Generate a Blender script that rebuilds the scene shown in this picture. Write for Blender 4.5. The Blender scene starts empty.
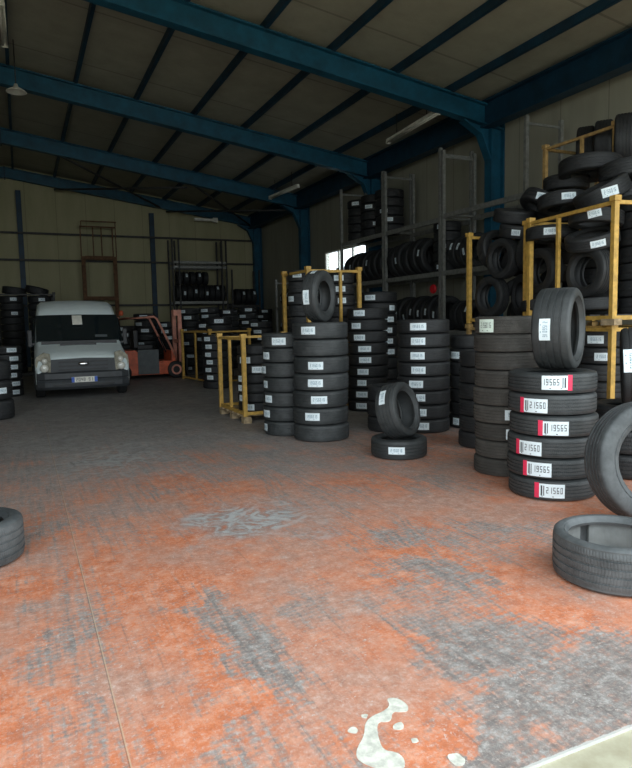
import bpy, bmesh, math, random
from mathutils import Vector, Matrix, Euler
random.seed(7)
S = bpy.context.scene
COL = S.collection
PI = math.pi

# ------------------------------------------------------------------ camera, sky, exposure
F = 640.0; H = 1.45
YAW = math.atan(293/640); PITCH = math.atan(62/640); ROLL = -0.02
fw = Vector((math.sin(YAW)*math.cos(PITCH), math.cos(YAW)*math.cos(PITCH), -math.sin(PITCH)))
rt0 = Vector((math.cos(YAW), -math.sin(YAW), 0)); up0 = rt0.cross(fw)
rt = rt0*math.cos(ROLL)+up0*math.sin(ROLL); up = up0*math.cos(ROLL)-rt0*math.sin(ROLL)
CAM = Vector((0, 0, H))
cd = bpy.data.cameras.new('camera'); cam = bpy.data.objects.new('camera', cd); COL.objects.link(cam)
m = Matrix((rt, up, -fw)).transposed().to_4x4(); m.translation = CAM
cam.matrix_world = m
cd.sensor_fit = 'HORIZONTAL'; cd.sensor_width = 36; cd.lens = 36*F/632
cd.clip_start = 0.05; cd.clip_end = 300
S.camera = cam

w = bpy.data.worlds.new('sky'); S.world = w; w.use_nodes = True
bg = w.node_tree.nodes['Background']
bg.inputs[0].default_value = (0.86, 0.95, 1.0, 1); bg.inputs[1].default_value = 3.9
# daylight through the doorway: a portal only guides the sky's own light
ld = bpy.data.lights.new('doorway_portal', 'AREA'); lo = bpy.data.objects.new('doorway_portal', ld); COL.objects.link(lo)
ld.shape = 'RECTANGLE'; ld.size = 13.0; ld.size_y = 5.1
lo.location = (2.0, 1.35, 2.55); lo.rotation_euler = (math.radians(90), 0, 0)
ld.cycles.is_portal = True
S.view_settings.view_transform = 'Standard'; S.view_settings.look = 'None'
S.view_settings.gamma = 1; S.view_settings.use_curve_mapping = False
S.view_settings.exposure = 0.0

def ray(x, y):
    d = fw*F+rt*(x-316)-up*(y-384); return d.normalized()
def gp(x, y, z=0.0):
    d = ray(x, y); return CAM+d*((z-H)/d.z)
def atX(x, y, X):
    d = ray(x, y); return CAM+d*(X/d.x)
def atY(x, y, Y):
    d = ray(x, y); return CAM+d*(Y/d.y)

# ------------------------------------------------------------------ materials
def N(nt, t, **k):
    n = nt.nodes.new(t)
    for a, b in k.items():
        if a.startswith('i_'): n.inputs[a[2:].replace('_', ' ')].default_value = b
        else: setattr(n, a, b)
    return n
def newmat(name):
    mt = bpy.data.materials.new(name); mt.use_nodes = True
    nt = mt.node_tree; return mt, nt, nt.nodes['Principled BSDF']
def ramp(nt, src, stops):
    r = nt.nodes.new('ShaderNodeValToRGB'); nt.links.new(src, r.inputs[0])
    e = r.color_ramp.elements
    while len(e) < len(stops): e.new(0.5)
    for i, (p, c) in enumerate(stops):
        e[i].position = p; e[i].color = (c[0], c[1], c[2], 1) if not isinstance(c, (int, float)) else (c, c, c, 1)
    return r.outputs[0]
def mixc(nt, fac, a, b):
    n = nt.nodes.new('ShaderNodeMix'); n.data_type = 'RGBA'
    for s, v in ((0, fac), (6, a), (7, b)):
        if isinstance(v, bpy.types.NodeSocket): nt.links.new(v, n.inputs[s])
        elif s == 0: n.inputs[0].default_value = v
        else: n.inputs[s].default_value = (*v, 1)
    return n.outputs[2]
def mth(nt, op, a, b=0.0, clamp=False):
    n = nt.nodes.new('ShaderNodeMath'); n.operation = op; n.use_clamp = clamp
    for i, v in enumerate((a, b)):
        if isinstance(v, bpy.types.NodeSocket): nt.links.new(v, n.inputs[i])
        else: n.inputs[i].default_value = v
    return n.outputs[0]
def noise(nt, vec, scale, detail=4, rough=0.6, dist=0.0):
    n = N(nt, 'ShaderNodeTexNoise'); n.inputs['Scale'].default_value = scale
    n.inputs['Detail'].default_value = detail; n.inputs['Roughness'].default_value = rough
    n.inputs['Distortion'].default_value = dist
    if vec: nt.links.new(vec, n.inputs['Vector'])
    return n.outputs['Fac']
def simple(name, col, rough=0.5, metal=0.0, var=0.25, scale=9, bump=0.0, col2=None):
    mt, nt, p = newmat(name)
    tc = N(nt, 'ShaderNodeTexCoord').outputs['Object']
    f = noise(nt, tc, scale, 5)
    lo_ = tuple(c*(1-var) for c in col); hi = col2 or tuple(min(1, c*(1+var)) for c in col)
    nt.links.new(ramp(nt, f, [(0.35, lo_), (0.65, hi)]), p.inputs['Base Color'])
    p.inputs['Roughness'].default_value = rough; p.inputs['Metallic'].default_value = metal
    if bump:
        b = N(nt, 'ShaderNodeBump'); b.inputs['Strength'].default_value = bump; b.inputs['Distance'].default_value = 0.01
        nt.links.new(noise(nt, tc, scale*6, 3), b.inputs['Height']); nt.links.new(b.outputs[0], p.inputs['Normal'])
    return mt

def rubber(name, col, dust, rough=0.62, sipes=64):
    """tyre rubber: u runs round the tyre, v runs across its profile"""
    mt, nt, p = newmat(name)
    uv = N(nt, 'ShaderNodeTexCoord').outputs['UV']
    ob = N(nt, 'ShaderNodeTexCoord').outputs['Object']
    sep = N(nt, 'ShaderNodeSeparateXYZ'); nt.links.new(uv, sep.inputs[0])
    u, v = sep.outputs[0], sep.outputs[1]
    tread = mth(nt, 'MULTIPLY', mth(nt, 'GREATER_THAN', v, 0.36), mth(nt, 'LESS_THAN', v, 0.64))
    vv = mth(nt, 'ABSOLUTE', mth(nt, 'SUBTRACT', v, 0.5))
    ph = mth(nt, 'ADD', mth(nt, 'MULTIPLY', u, 2*PI*sipes), mth(nt, 'MULTIPLY', vv, 22))
    s = mth(nt, 'POWER', mth(nt, 'ABSOLUTE', mth(nt, 'SINE', ph)), 0.35)
    s = mth(nt, 'ADD', mth(nt, 'MULTIPLY', mth(nt, 'SUBTRACT', s, 1.0), tread), 1.0)
    b = N(nt, 'ShaderNodeBump'); b.inputs['Strength'].default_value = 0.55; b.inputs['Distance'].default_value = 0.004
    nt.links.new(s, b.inputs['Height']); nt.links.new(b.outputs[0], p.inputs['Normal'])
    f = noise(nt, ob, 5, 6, 0.7)
    oi = N(nt, 'ShaderNodeObjectInfo').outputs['Random']
    f2 = mth(nt, 'ADD', f, mth(nt, 'MULTIPLY', mth(nt, 'SUBTRACT', oi, 0.5), 0.16))
    nt.links.new(ramp(nt, f2, [(0.38, col), (0.68, dust)]), p.inputs['Base Color'])
    p.inputs['Roughness'].default_value = rough
    return mt
R_BLACK = rubber('tyre_rubber_black', (0.014, 0.015, 0.016), (0.028, 0.030, 0.031))
R_GREY = rubber('tyre_rubber_grey', (0.028, 0.032, 0.033), (0.058, 0.063, 0.064), 0.55, 70)
R_DUSTY = rubber('tyre_rubber_dusty', (0.042, 0.039, 0.034), (0.095, 0.088, 0.077), 0.75)
R_WORN = rubber('tyre_rubber_worn', (0.045, 0.051, 0.053), (0.105, 0.115, 0.118), 0.6)
FOAM = simple('grey_foam', (0.20, 0.215, 0.21), 0.85, var=0.15)
PAPER = simple('label_paper', (0.74, 0.83, 0.86), 0.5, var=0.05)
PAPERG = simple('label_paper_green', (0.72, 0.84, 0.74), 0.5, var=0.06)
INK = simple('label_ink', (0.10, 0.22, 0.30), 0.6, var=0.1)
INKK = simple('label_black_ink', (0.05, 0.05, 0.06), 0.6, var=0.1)
PINK = simple('label_red_band', (0.72, 0.03, 0.09), 0.45, var=0.1)
YEL = simple('yellow_paint', (0.56, 0.34, 0.075), 0.5, var=0.22, scale=14, bump=0.15)
YELD = simple('old_yellow_paint', (0.42, 0.27, 0.10), 0.6, var=0.3, scale=14, bump=0.15)
WOOD = simple('pallet_wood', (0.36, 0.27, 0.16), 0.8, var=0.35, scale=16)
STEEL = simple('galvanised_steel', (0.25, 0.255, 0.235), 0.5, 0.35, var=0.2, scale=12)
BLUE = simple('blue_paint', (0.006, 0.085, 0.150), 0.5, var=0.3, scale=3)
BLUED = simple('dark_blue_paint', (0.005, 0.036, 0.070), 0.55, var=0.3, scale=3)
RUST = simple('rusty_steel', (0.15, 0.075, 0.035), 0.8, var=0.4, scale=12)
DKSTEEL = simple('dark_steel', (0.05, 0.05, 0.048), 0.6, 0.3, var=0.3)
WHITEP = simple('white_enamel', (0.75, 0.74, 0.66), 0.4, var=0.12)
VANW = simple('van_white_paint', (0.78, 0.88, 0.88), 0.28, var=0.05, scale=2)
VANP = simple('van_grey_plastic', (0.045, 0.050, 0.055), 0.55, var=0.15)
GRILLE = simple('dark_plastic', (0.018, 0.019, 0.021), 0.5, var=0.2)
GLASSD, _nt, _p = newmat('tinted_glass'); _p.inputs['Base Color'].default_value = (0.012, 0.018, 0.02, 1)
_p.inputs['Roughness'].default_value = 0.06; _p.inputs['Coat Weight'].default_value = 0.5
LENSD = simple('headlamp_glass', (0.36, 0.34, 0.27), 0.15, var=0.3, scale=14)
LENS, _nt, _p = newmat('lamp_lens'); _p.inputs['Base Color'].default_value = (0.75, 0.74, 0.66, 1)
_p.inputs['Roughness'].default_value = 0.12; _p.inputs['Coat Weight'].default_value = 1
AMBER = simple('amber_lens', (0.55, 0.33, 0.10), 0.2, var=0.1)
CHROME = simple('chrome', (0.7, 0.7, 0.72), 0.15, 1.0, var=0.05)
EUBLUE = simple('plate_blue', (0.02, 0.10, 0.50), 0.4, var=0.05)
REDP = simple('red_plastic', (0.55, 0.012, 0.02), 0.4, var=0.1)
ORANGE = simple('forklift_orange', (0.66, 0.13, 0.055), 0.45, var=0.25, scale=6)
PALEOR = simple('faded_orange_paint', (0.70, 0.30, 0.22), 0.5, var=0.25, scale=6)
GREYP = simple('grey_panel_paint', (0.10, 0.115, 0.12), 0.55, var=0.15)
SPLASH = simple('dried_white_paint', (0.60, 0.60, 0.52), 0.7, var=0.22, scale=30, bump=0.3)
CLEAR, _nt, _p = newmat('window_glass'); _p.inputs['Transmission Weight'].default_value = 1
_p.inputs['Roughness'].default_value = 0.25; _p.inputs['Base Color'].default_value = (0.95, 0.98, 1, 1)

# ------------------------------------------------------------------ mesh helpers
def newbm(): return bmesh.new()
def bx(bm, x0, x1, y0, y1, z0, z1, mi=0, bev=0.0):
    vs = [bm.verts.new((x, y, z)) for x in (x0, x1) for y in (y0, y1) for z in (z0, z1)]
    fs = []
    for q in ((0, 1, 3, 2), (4, 6, 7, 5), (0, 4, 5, 1), (2, 3, 7, 6), (0, 2, 6, 4), (1, 5, 7, 3)):
        f = bm.faces.new([vs[i] for i in q]); f.material_index = mi; fs.append(f)
    if bev:
        es = list({e for f in fs for e in f.edges})
        bmesh.ops.bevel(bm, geom=es, offset=bev, segments=2, affect='EDGES', profile=0.7)
def bar(bm, a, b, w_, h_=None, mi=0):
    """square-section bar from a to b"""
    a, b = Vector(a), Vector(b); h_ = h_ or w_
    d = (b-a).normalized(); ref = Vector((0, 0, 1)) if abs(d.z) < 0.9 else Vector((0, 1, 0))
    s = d.cross(ref).normalized(); t = s.cross(d)
    vs = [bm.verts.new(p+s*i*w_/2+t*j*h_/2) for p in (a, b) for i, j in ((-1, -1), (1, -1), (1, 1), (-1, 1))]
    for q in ((0, 3, 2, 1), (4, 5, 6, 7), (0, 1, 5, 4), (1, 2, 6, 5), (2, 3, 7, 6), (3, 0, 4, 7)):
        bm.faces.new([vs[i] for i in q]).material_index = mi
def tube(bm, pts, r, seg=8, mi=0):
    pts = [Vector(p) for p in pts]; rings = []
    for i, p in enumerate(pts):
        d = (pts[min(i+1, len(pts)-1)]-pts[max(i-1, 0)]).normalized()
        ref = Vector((0, 0, 1)) if abs(d.z) < 0.9 else Vector((1, 0, 0))
        s = d.cross(ref).normalized(); t = s.cross(d)
        rings.append([bm.verts.new(p+(s*math.cos(2*PI*k/seg)+t*math.sin(2*PI*k/seg))*r) for k in range(seg)])
    for a, b in zip(rings, rings[1:]):
        for k in range(seg):
            f = bm.faces.new((a[k], a[(k+1) % seg], b[(k+1) % seg], b[k])); f.material_index = mi; f.smooth = True
    bm.faces.new(rings[0][::-1]).material_index = mi; bm.faces.new(rings[-1]).material_index = mi
def prism(bm, poly, axis, a0, a1, mi=0):
    """poly of 2D points extruded along axis 'x','y' or 'z'"""
    def P(p, a):
        return {'x': (a, p[0], p[1]), 'y': (p[0], a, p[1]), 'z': (p[0], p[1], a)}[axis]
    A = [bm.verts.new(P(p, a0)) for p in poly]; B = [bm.verts.new(P(p, a1)) for p in poly]
    n = len(poly)
    fs = [bm.faces.new(A), bm.faces.new(B[::-1])]
    for i in range(n): fs.append(bm.faces.new((A[i], B[i], B[(i+1) % n], A[(i+1) % n])))
    for f in fs: f.material_index = mi
    bmesh.ops.recalc_face_normals(bm, faces=fs)
def lathe(bm, prof, seg=32, axis='z', mi=0, center=(0, 0, 0), smooth=True):
    rings = []
    for r, z in prof:
        ring = []
        for k in range(seg):
            c, s = math.cos(2*PI*k/seg)*r, math.sin(2*PI*k/seg)*r
            p = {'z': (c, s, z), 'x': (z, c, s), 'y': (c, z, s)}[axis]
            ring.append(bm.verts.new(Vector(p)+Vector(center)))
        rings.append(ring)
    fs = []
    for a, b in zip(rings, rings[1:]):
        for k in range(seg):
            f = bm.faces.new((a[k], a[(k+1) % seg], b[(k+1) % seg], b[k])); f.smooth = smooth; fs.append(f)
    for e in (rings[0], rings[-1]):
        if (e[0].co-e[seg//2].co).length > 1e-4: fs.append(bm.faces.new(e))
    for f in fs: f.material_index = mi
    bmesh.ops.recalc_face_normals(bm, faces=fs)
def mesh(name, bm, *mats):
    me = bpy.data.meshes.new(name); bm.to_mesh(me); bm.free()
    for k in mats: me.materials.append(k)
    return me
def tag(o, label=None, cat=None, group=None, kind=None):
    if label: o['label'] = label
    if cat: o['category'] = cat
    if group: o['group'] = group
    if kind: o['kind'] = kind
    return o
def obj(name, me, mats=None, parent=None, loc=None, rot=None):
    if isinstance(me, bmesh.types.BMesh):
        me = mesh(name, me, *(mats if isinstance(mats, (list, tuple)) else [mats]))
    o = bpy.data.objects.new(name, me); COL.objects.link(o)
    if parent: o.parent = parent
    if loc is not None: o.location = loc
    if rot is not None: o.rotation_euler = rot
    return o
def empty(name, loc=(0, 0, 0), rz=0.0):
    o = bpy.data.objects.new(name, None); COL.objects.link(o); o.location = loc; o.rotation_euler = (0, 0, rz)
    o.empty_display_size = 0.2
    return o
def struct(name, bm, mt):
    return tag(obj(name, bm, mt), kind='structure')

# ------------------------------------------------------------------ the setting
YB = 26.2; XR = 9.5; XL = -9.9; RIDGE = -0.2; Y0 = 1.49
def roofz(X): return 7.30-0.143*abs(X-RIDGE)

def floor_mat():
    mt, nt, p = newmat('worn_orange_floor_paint')
    P = N(nt, 'ShaderNodeNewGeometry').outputs['Position']
    sep = N(nt, 'ShaderNodeSeparateXYZ'); nt.links.new(P, sep.inputs[0]); X, Y = sep.outputs[0], sep.outputs[1]
    # warped position for ragged patch outlines
    nz = N(nt, 'ShaderNodeTexNoise'); nz.inputs['Scale'].default_value = 2.2; nz.inputs['Detail'].default_value = 6
    nz.inputs['Roughness'].default_value = 0.65
    nt.links.new(P, nz.inputs['Vector'])
    va = N(nt, 'ShaderNodeVectorMath', operation='SUBTRACT'); nt.links.new(nz.outputs['Color'], va.inputs[0]); va.inputs[1].default_value = (.5, .5, .5)
    vs = N(nt, 'ShaderNodeVectorMath', operation='SCALE'); nt.links.new(va.outputs[0], vs.inputs[0]); vs.inputs['Scale'].default_value = 1.25
    vp = N(nt, 'ShaderNodeVectorMath', operation='ADD'); nt.links.new(P, vp.inputs[0]); nt.links.new(vs.outputs[0], vp.inputs[1])
    sw = N(nt, 'ShaderNodeSeparateXYZ'); nt.links.new(vp.outputs[0], sw.inputs[0]); WX, WY = sw.outputs[0], sw.outputs[1]
    def ell(cx, cy, a, b, soft=0.6, ang=0.0):
        dx = mth(nt, 'SUBTRACT', WX, cx); dy = mth(nt, 'SUBTRACT', WY, cy)
        c, s = math.cos(ang), math.sin(ang)
        ux = mth(nt, 'ADD', mth(nt, 'MULTIPLY', dx, c/a), mth(nt, 'MULTIPLY', dy, s/a))
        uy = mth(nt, 'ADD', mth(nt, 'MULTIPLY', dx, -s/b), mth(nt, 'MULTIPLY', dy, c/b))
        r = mth(nt, 'SQRT', mth(nt, 'ADD', mth(nt, 'MULTIPLY', ux, ux), mth(nt, 'MULTIPLY', uy, uy)))
        return mth(nt, 'DIVIDE', mth(nt, 'SUBTRACT', 1+soft/2, r), soft, clamp=True)
    # worn-off areas: grey concrete and tyre dirt
    wear = None
    for e in [(0.84, 2.75, .20, .50, .9, .15, .75), (2.05, 2.85, .30, .33, 1.0, .3, .8), (1.78, 2.25, .28, .5, 1.0, .35, 1.0), (1.95, 1.72, .55, .30, .8, 0, 1.0), (1.35, 1.60, .45, .20, .8, 0, 1.0),
              (2.75, 3.25, .5, .35, 1.0, 0, .6), (0.15, 3.2, .17, .7, 1.2, 0, .45), (0.0, 5.2, .35, 1.0, 1.2, 0, .5),
              (2.2, 3.55, .28, .22, 1.0, 0, .6), (1.3, 2.95, .16, .28, 1.2, 0, .5), (3.3, 4.7, .35, .35, 1.0, 0, .65), (0.55, 4.9, .25, .9, 1.2, 0, .4), (0.62, 1.9, .12, .5, 1.2, 0, .45)]:
        t = mth(nt, 'MULTIPLY', ell(*e[:6]), e[6])
        wear = t if wear is None else mth(nt, 'MAXIMUM', wear, t)
    deep = mth(nt, 'DIVIDE', mth(nt, 'SUBTRACT', WY, 3.6), 5.0, clamp=True)
    deep = mth(nt, 'MULTIPLY', deep, 1.05)
    big = noise(nt, P, 0.55, 5, 0.6, 0.4)
    mid = noise(nt, vp.outputs[0], 1.6, 8, 0.68)
    fine = noise(nt, P, 26, 8, 0.75)
    # streaks of wheels rolling down the hall and diagonally
    def streak(ang, sx, sy, det=4):
        mp = N(nt, 'ShaderNodeMapping'); mp.inputs['Rotation'].default_value = (0, 0, ang); mp.inputs['Scale'].default_value = (sx, sy, 1)
        nt.links.new(P, mp.inputs[0]); return noise(nt, mp.outputs[0], 1.0, det, 0.7)
    st1 = streak(math.radians(-8), 22, 1.0); st2 = streak(math.radians(38), 30, 1.2)
    # rolled tread prints: fine cross bars inside the streaks
    wv = N(nt, 'ShaderNodeTexWave'); wv.inputs['Scale'].default_value = 9; wv.inputs['Distortion'].default_value = 1.5
    mp = N(nt, 'ShaderNodeMapping'); mp.inputs['Rotation'].default_value = (0, 0, math.radians(80)); nt.links.new(P, mp.inputs[0]); nt.links.new(mp.outputs[0], wv.inputs[0])
    m1 = mth(nt, 'MAXIMUM', wear, deep)
    m1 = mth(nt, 'ADD', m1, mth(nt, 'MULTIPLY', mth(nt, 'SUBTRACT', mid, 0.50), 1.9))
    m1 = mth(nt, 'ADD', m1, mth(nt, 'MULTIPLY', mth(nt, 'SUBTRACT', big, 0.5), 1.0))
    m1 = mth(nt, 'ADD', m1, mth(nt, 'MULTIPLY', mth(nt, 'SUBTRACT', st1, 0.5), 0.9))
    m1 = mth(nt, 'ADD', m1, mth(nt, 'MULTIPLY', mth(nt, 'SUBTRACT', st2, 0.5), 1.3))
    m1 = mth(nt, 'ADD', m1, mth(nt, 'MULTIPLY', mth(nt, 'SUBTRACT', fine, 0.5), 1.9))
    m1 = mth(nt, 'ADD', m1, mth(nt, 'MULTIPLY', mth(nt, 'SUBTRACT', wv.outputs['Fac'], 0.5), 0.22))
    # rolled tyre tracks: bands with fine cross ribs
    tracks = None; ribs = None
    wob = mth(nt, 'MULTIPLY', mth(nt, 'SUBTRACT', noise(nt, P, 0.9, 2), .5), .35)
    for (pa, pb, wd) in (((312, 506), (530, 693), .10), ((360, 495), (590, 690), .07), ((147, 486), (283, 693), .09), ((70, 560), (120, 768), .12), ((283, 470), (420, 560), .08), ((190, 600), (235, 768), .08), ((20, 600), (60, 768), .07), ((250, 455), (300, 520), .10), ((560, 590), (632, 640), .09)):
        A, B = gp(*pa), gp(*pb); d = (B-A).normalized(); nx, ny = -d.y, d.x
        sd = mth(nt, 'ADD', mth(nt, 'ADD', mth(nt, 'MULTIPLY', X, nx), mth(nt, 'MULTIPLY', Y, ny)), mth(nt, 'ADD', wob, -(A.x*nx+A.y*ny)))
        al = mth(nt, 'ADD', mth(nt, 'MULTIPLY', X, d.x), mth(nt, 'ADD', mth(nt, 'MULTIPLY', Y, d.y), -(A.x*d.x+A.y*d.y)))
        L_ = (B-A).length
        t = mth(nt, 'MULTIPLY', mth(nt, 'DIVIDE', mth(nt, 'SUBTRACT', wd, mth(nt, 'ABSOLUTE', sd)), .02, clamp=True),
                mth(nt, 'MULTIPLY', mth(nt, 'DIVIDE', mth(nt, 'ADD', al, .5), .6, clamp=True), mth(nt, 'DIVIDE', mth(nt, 'SUBTRACT', L_+.5, al), .6, clamp=True)))
        rb = mth(nt, 'MULTIPLY', mth(nt, 'SINE', mth(nt, 'ADD', mth(nt, 'MULTIPLY', al, 2*PI/.028), mth(nt, 'MULTIPLY', mth(nt, 'ABSOLUTE', sd), 60))), t)
        grv = mth(nt, 'MULTIPLY', mth(nt, 'SINE', mth(nt, 'MULTIPLY', sd, 2*PI/.045)), t)
        rb = mth(nt, 'ADD', mth(nt, 'MULTIPLY', rb, .6), grv)
        tracks = t if tracks is None else mth(nt, 'MAXIMUM', tracks, t)
        ribs = rb if ribs is None else mth(nt, 'ADD', ribs, rb)
    patchy = ramp(nt, noise(nt, vp.outputs[0], 1.3, 4, .6), [(0.36, 0.15), (0.62, 1.0)])
    m1 = mth(nt, 'ADD', m1, mth(nt, 'MULTIPLY', mth(nt, 'MULTIPLY', tracks, patchy), .22))
    m1 = mth(nt, 'ADD', m1, mth(nt, 'MULTIPLY', mth(nt, 'MULTIPLY', ribs, patchy), .16))
    hue = noise(nt, P, 1.1, 6, .65)
    o_a = ramp(nt, noise(nt, P, 8, 8, 0.78), [(0.30, (0.36, 0.10, 0.042)), (0.50, (0.60, 0.20, 0.092)), (0.68, (0.70, 0.38, 0.26))])
    o_b = ramp(nt, noise(nt, P, 14, 8, 0.8), [(0.30, (0.30, 0.14, 0.095)), (0.50, (0.46, 0.25, 0.18)), (0.66, (0.60, 0.42, 0.35))])
    orange = mixc(nt, ramp(nt, hue, [(0.44, 0.0), (0.60, 1.0)]), o_a, o_b)
    pinky = ramp(nt, noise(nt, P, 18, 8, 0.8), [(0.32, (0.19, 0.125, 0.10)), (0.50, (0.32, 0.225, 0.19)), (0.66, (0.52, 0.43, 0.38))])
    grey = ramp(nt, noise(nt, P, 13, 8, 0.82), [(0.32, (0.09, 0.080, 0.075)), (0.50, (0.215, 0.195, 0.182)), (0.66, (0.44, 0.425, 0.40))])
    col = mixc(nt, ramp(nt, m1, [(0.18, 0.0), (0.72, 1.0)]), orange, pinky)
    col = mixc(nt, ramp(nt, m1, [(0.50, 0.0), (1.05, 1.0)]), col, grey)
    cool = ramp(nt, noise(nt, vp.outputs[0], 5, 8, 0.75), [(0.34, (0.16, 0.155, 0.15)), (0.52, (0.30, 0.30, 0.295)), (0.68, (0.46, 0.465, 0.46))])
    cf = mth(nt, 'DIVIDE', mth(nt, 'SUBTRACT', mth(nt, 'ADD', WY, mth(nt, 'MULTIPLY', mth(nt, 'SUBTRACT', big, .5), 9)), 5.4), 4.5, clamp=True)
    col = mixc(nt, mth(nt, 'MULTIPLY', cf, .68), col, cool)
    # dark rubber streaks
    dk = ramp(nt, st2, [(0.58, 0.0), (0.75, 0.40)]); col = mixc(nt, dk, col, (0.13, 0.095, 0.08))
    dk2 = ramp(nt, st1, [(0.60, 0.0), (0.78, 0.30)]); col = mixc(nt, dk2, col, (0.13, 0.10, 0.085))
    # smeared pale grey cement stains
    sm = mth(nt, 'MAXIMUM', ell(1.48, 4.42, .50, .40, .9), mth(nt, 'MULTIPLY', ell(0.85, 7.3, .6, 1.0, 1.2), 0.7))
    sw2 = N(nt, 'ShaderNodeTexNoise'); sw2.inputs['Scale'].default_value = 5; sw2.inputs['Detail'].default_value = 8; sw2.inputs['Distortion'].default_value = 2.5
    nt.links.new(P, sw2.inputs['Vector'])
    smc = ramp(nt, sw2.outputs['Fac'], [(0.38, (0.15, 0.155, 0.155)), (0.60, (0.42, 0.44, 0.435))])
    col = mixc(nt, mth(nt, 'MULTIPLY', sm, ramp(nt, sw2.outputs['Fac'], [(0.30, .25), (0.55, .95)])), col, smc)
    # whitish flecks
    vo = N(nt, 'ShaderNodeTexVoronoi'); vo.inputs['Scale'].default_value = 13; nt.links.new(vp.outputs[0], vo.inputs['Vector'])
    fl = mth(nt, 'MULTIPLY', ramp(nt, vo.outputs['Distance'], [(0.10, 1.0), (0.18, 0.0)]), ramp(nt, noise(nt, P, 3.0, 3), [(0.50, 0.0), (0.58, 0.8)]))
    col = mixc(nt, fl, col, (0.55, 0.53, 0.50))
    scr = ramp(nt, noise(nt, P, 45, 6, 0.85), [(0.52, 0.0), (0.64, 0.55)]); col = mixc(nt, scr, col, (0.62, 0.54, 0.49))
    drk = ramp(nt, noise(nt, vp.outputs[0], 33, 6, 0.85), [(0.34, 0.42), (0.46, 0.0)]); col = mixc(nt, drk, col, (0.16, 0.085, 0.06))
    # pale rims beside the slab edge
    ed = mth(nt, 'MULTIPLY', mth(nt, 'LESS_THAN', mth(nt, 'ADD', Y, mth(nt, 'MULTIPLY', mth(nt, 'SUBTRACT', fine, .5), .03)), Y0+0.010), 0.8)
    col = mixc(nt, ed, col, (0.52, 0.53, 0.50))
    # expansion joint
    jd = mth(nt, 'ABSOLUTE', mth(nt, 'SUBTRACT', X, 0.248))
    jt = mth(nt, 'LESS_THAN', jd, 0.0028); col = mixc(nt, mth(nt, 'MULTIPLY', jt, 0.6), col, (0.52, 0.40, 0.28))
    jk = mth(nt, 'MULTIPLY', mth(nt, 'LESS_THAN', mth(nt, 'ABSOLUTE', mth(nt, 'SUBTRACT', X, 0.2435)), 0.002), 0.5)
    col = mixc(nt, jk, col, (0.10, 0.07, 0.05))
    nt.links.new(col, p.inputs['Base Color'])
    rg = ramp(nt, mid, [(0.3, 0.42), (0.7, 0.72)]); nt.links.new(rg, p.inputs['Roughness'])
    p.inputs['Specular IOR Level'].default_value = 0.35
    b = N(nt, 'ShaderNodeBump'); b.inputs['Strength'].default_value = 0.35; b.inputs['Distance'].default_value = 0.006
    nt.links.new(mth(nt, 'ADD', fine, mth(nt, 'MULTIPLY', st2, 0.5)), b.inputs['Height']); nt.links.new(b.outputs[0], p.inputs['Normal'])
    return mt
b = newbm(); bx(b, XL, XR, Y0, YB, -0.15, 0); struct('floor', b, floor_mat())

def apron_mat():
    mt, nt, p = newmat('concrete_apron')
    P = N(nt, 'ShaderNodeNewGeometry').outputs['Position']
    c = ramp(nt, noise(nt, P, 4, 8, 0.7), [(0.3, (0.30, 0.27, 0.18)), (0.55, (0.42, 0.40, 0.29)), (0.75, (0.47, 0.47, 0.36))])
    nt.links.new(c, p.inputs['Base Color']); p.inputs['Roughness'].default_value = 0.85
    return mt
b = newbm(); bx(b, -30, 30, -30, Y0, -0.2, -0.012); tag(obj('ground', b, apron_mat()), kind='structure')

def panel_mat(name, c1, c2, width, axis, off=0.0):
    mt, nt, p = newmat(name)
    P = N(nt, 'ShaderNodeNewGeometry').outputs['Position']
    sep = N(nt, 'ShaderNodeSeparateXYZ'); nt.links.new(P, sep.inputs[0])
    a = sep.outputs[axis]
    fr = mth(nt, 'FRACT', mth(nt, 'DIVIDE', mth(nt, 'ADD', a, 50+off), width))
    ln = mth(nt, 'LESS_THAN', fr, 0.02)
    mp = N(nt, 'ShaderNodeMapping'); mp.inputs['Scale'].default_value = (1.5, 1.5, .25); nt.links.new(P, mp.inputs[0])
    c = ramp(nt, noise(nt, mp.outputs[0], 1.2, 7, 0.65), [(0.3, c1), (0.7, c2)])
    c = mixc(nt, mth(nt, 'MULTIPLY', ln, 0.5), c, tuple(q*.4 for q in c1))
    nt.links.new(c, p.inputs['Base Color']); p.inputs['Roughness'].default_value = 0.8
    return mt
WALLB = panel_mat('beige_wall_panel', (0.36, 0.34, 0.20), (0.46, 0.43, 0.26), 1.05, 0)
WALLR = panel_mat('beige_side_panel', (0.29, 0.285, 0.22), (0.38, 0.37, 0.29), 1.1, 1)
ROOFM = panel_mat('roof_panel', (0.32, 0.31, 0.245), (0.41, 0.40, 0.32), 2.5, 1)
b = newbm(); bx(b, XL, XR, YB, YB+.2, 0, 7.6); struct('wall_back', b, WALLB)
b = newbm()
# right wall with a window hole
WY0, WY1, WZ0, WZ1 = 16.9, 19.85, 3.05, 3.78
for (y0, y1, z0, z1) in [(Y0-.2, WY0, 0, 6.4), (WY1, YB, 0, 6.4), (WY0, WY1, 0, WZ0), (WY0, WY1, WZ1, 6.4)]:
    bx(b, XR, XR+.2, y0, y1, z0, z1)
struct('wall_right', b, WALLR)
b = newbm(); bx(b, XL-.2, XL, Y0-.2, YB, 0, 6.4); struct('wall_left', b, WALLR)
b = newbm()
for (x0, x1, z0, z1) in [(XL, -4.5, 0, 5.95), (8.5, XR, 0, 5.95), (-4.5, 8.5, 5.1, 5.95)]: bx(b, x0, x1, Y0-.25, Y0-.05, z0, z1)
prism(b, [(XL, 5.95), (XR, 5.95), (RIDGE, roofz(RIDGE)-.005)], 'y', Y0-.25, Y0-.05)
struct('wall_front', b, WALLR)
b = newbm()
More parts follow.
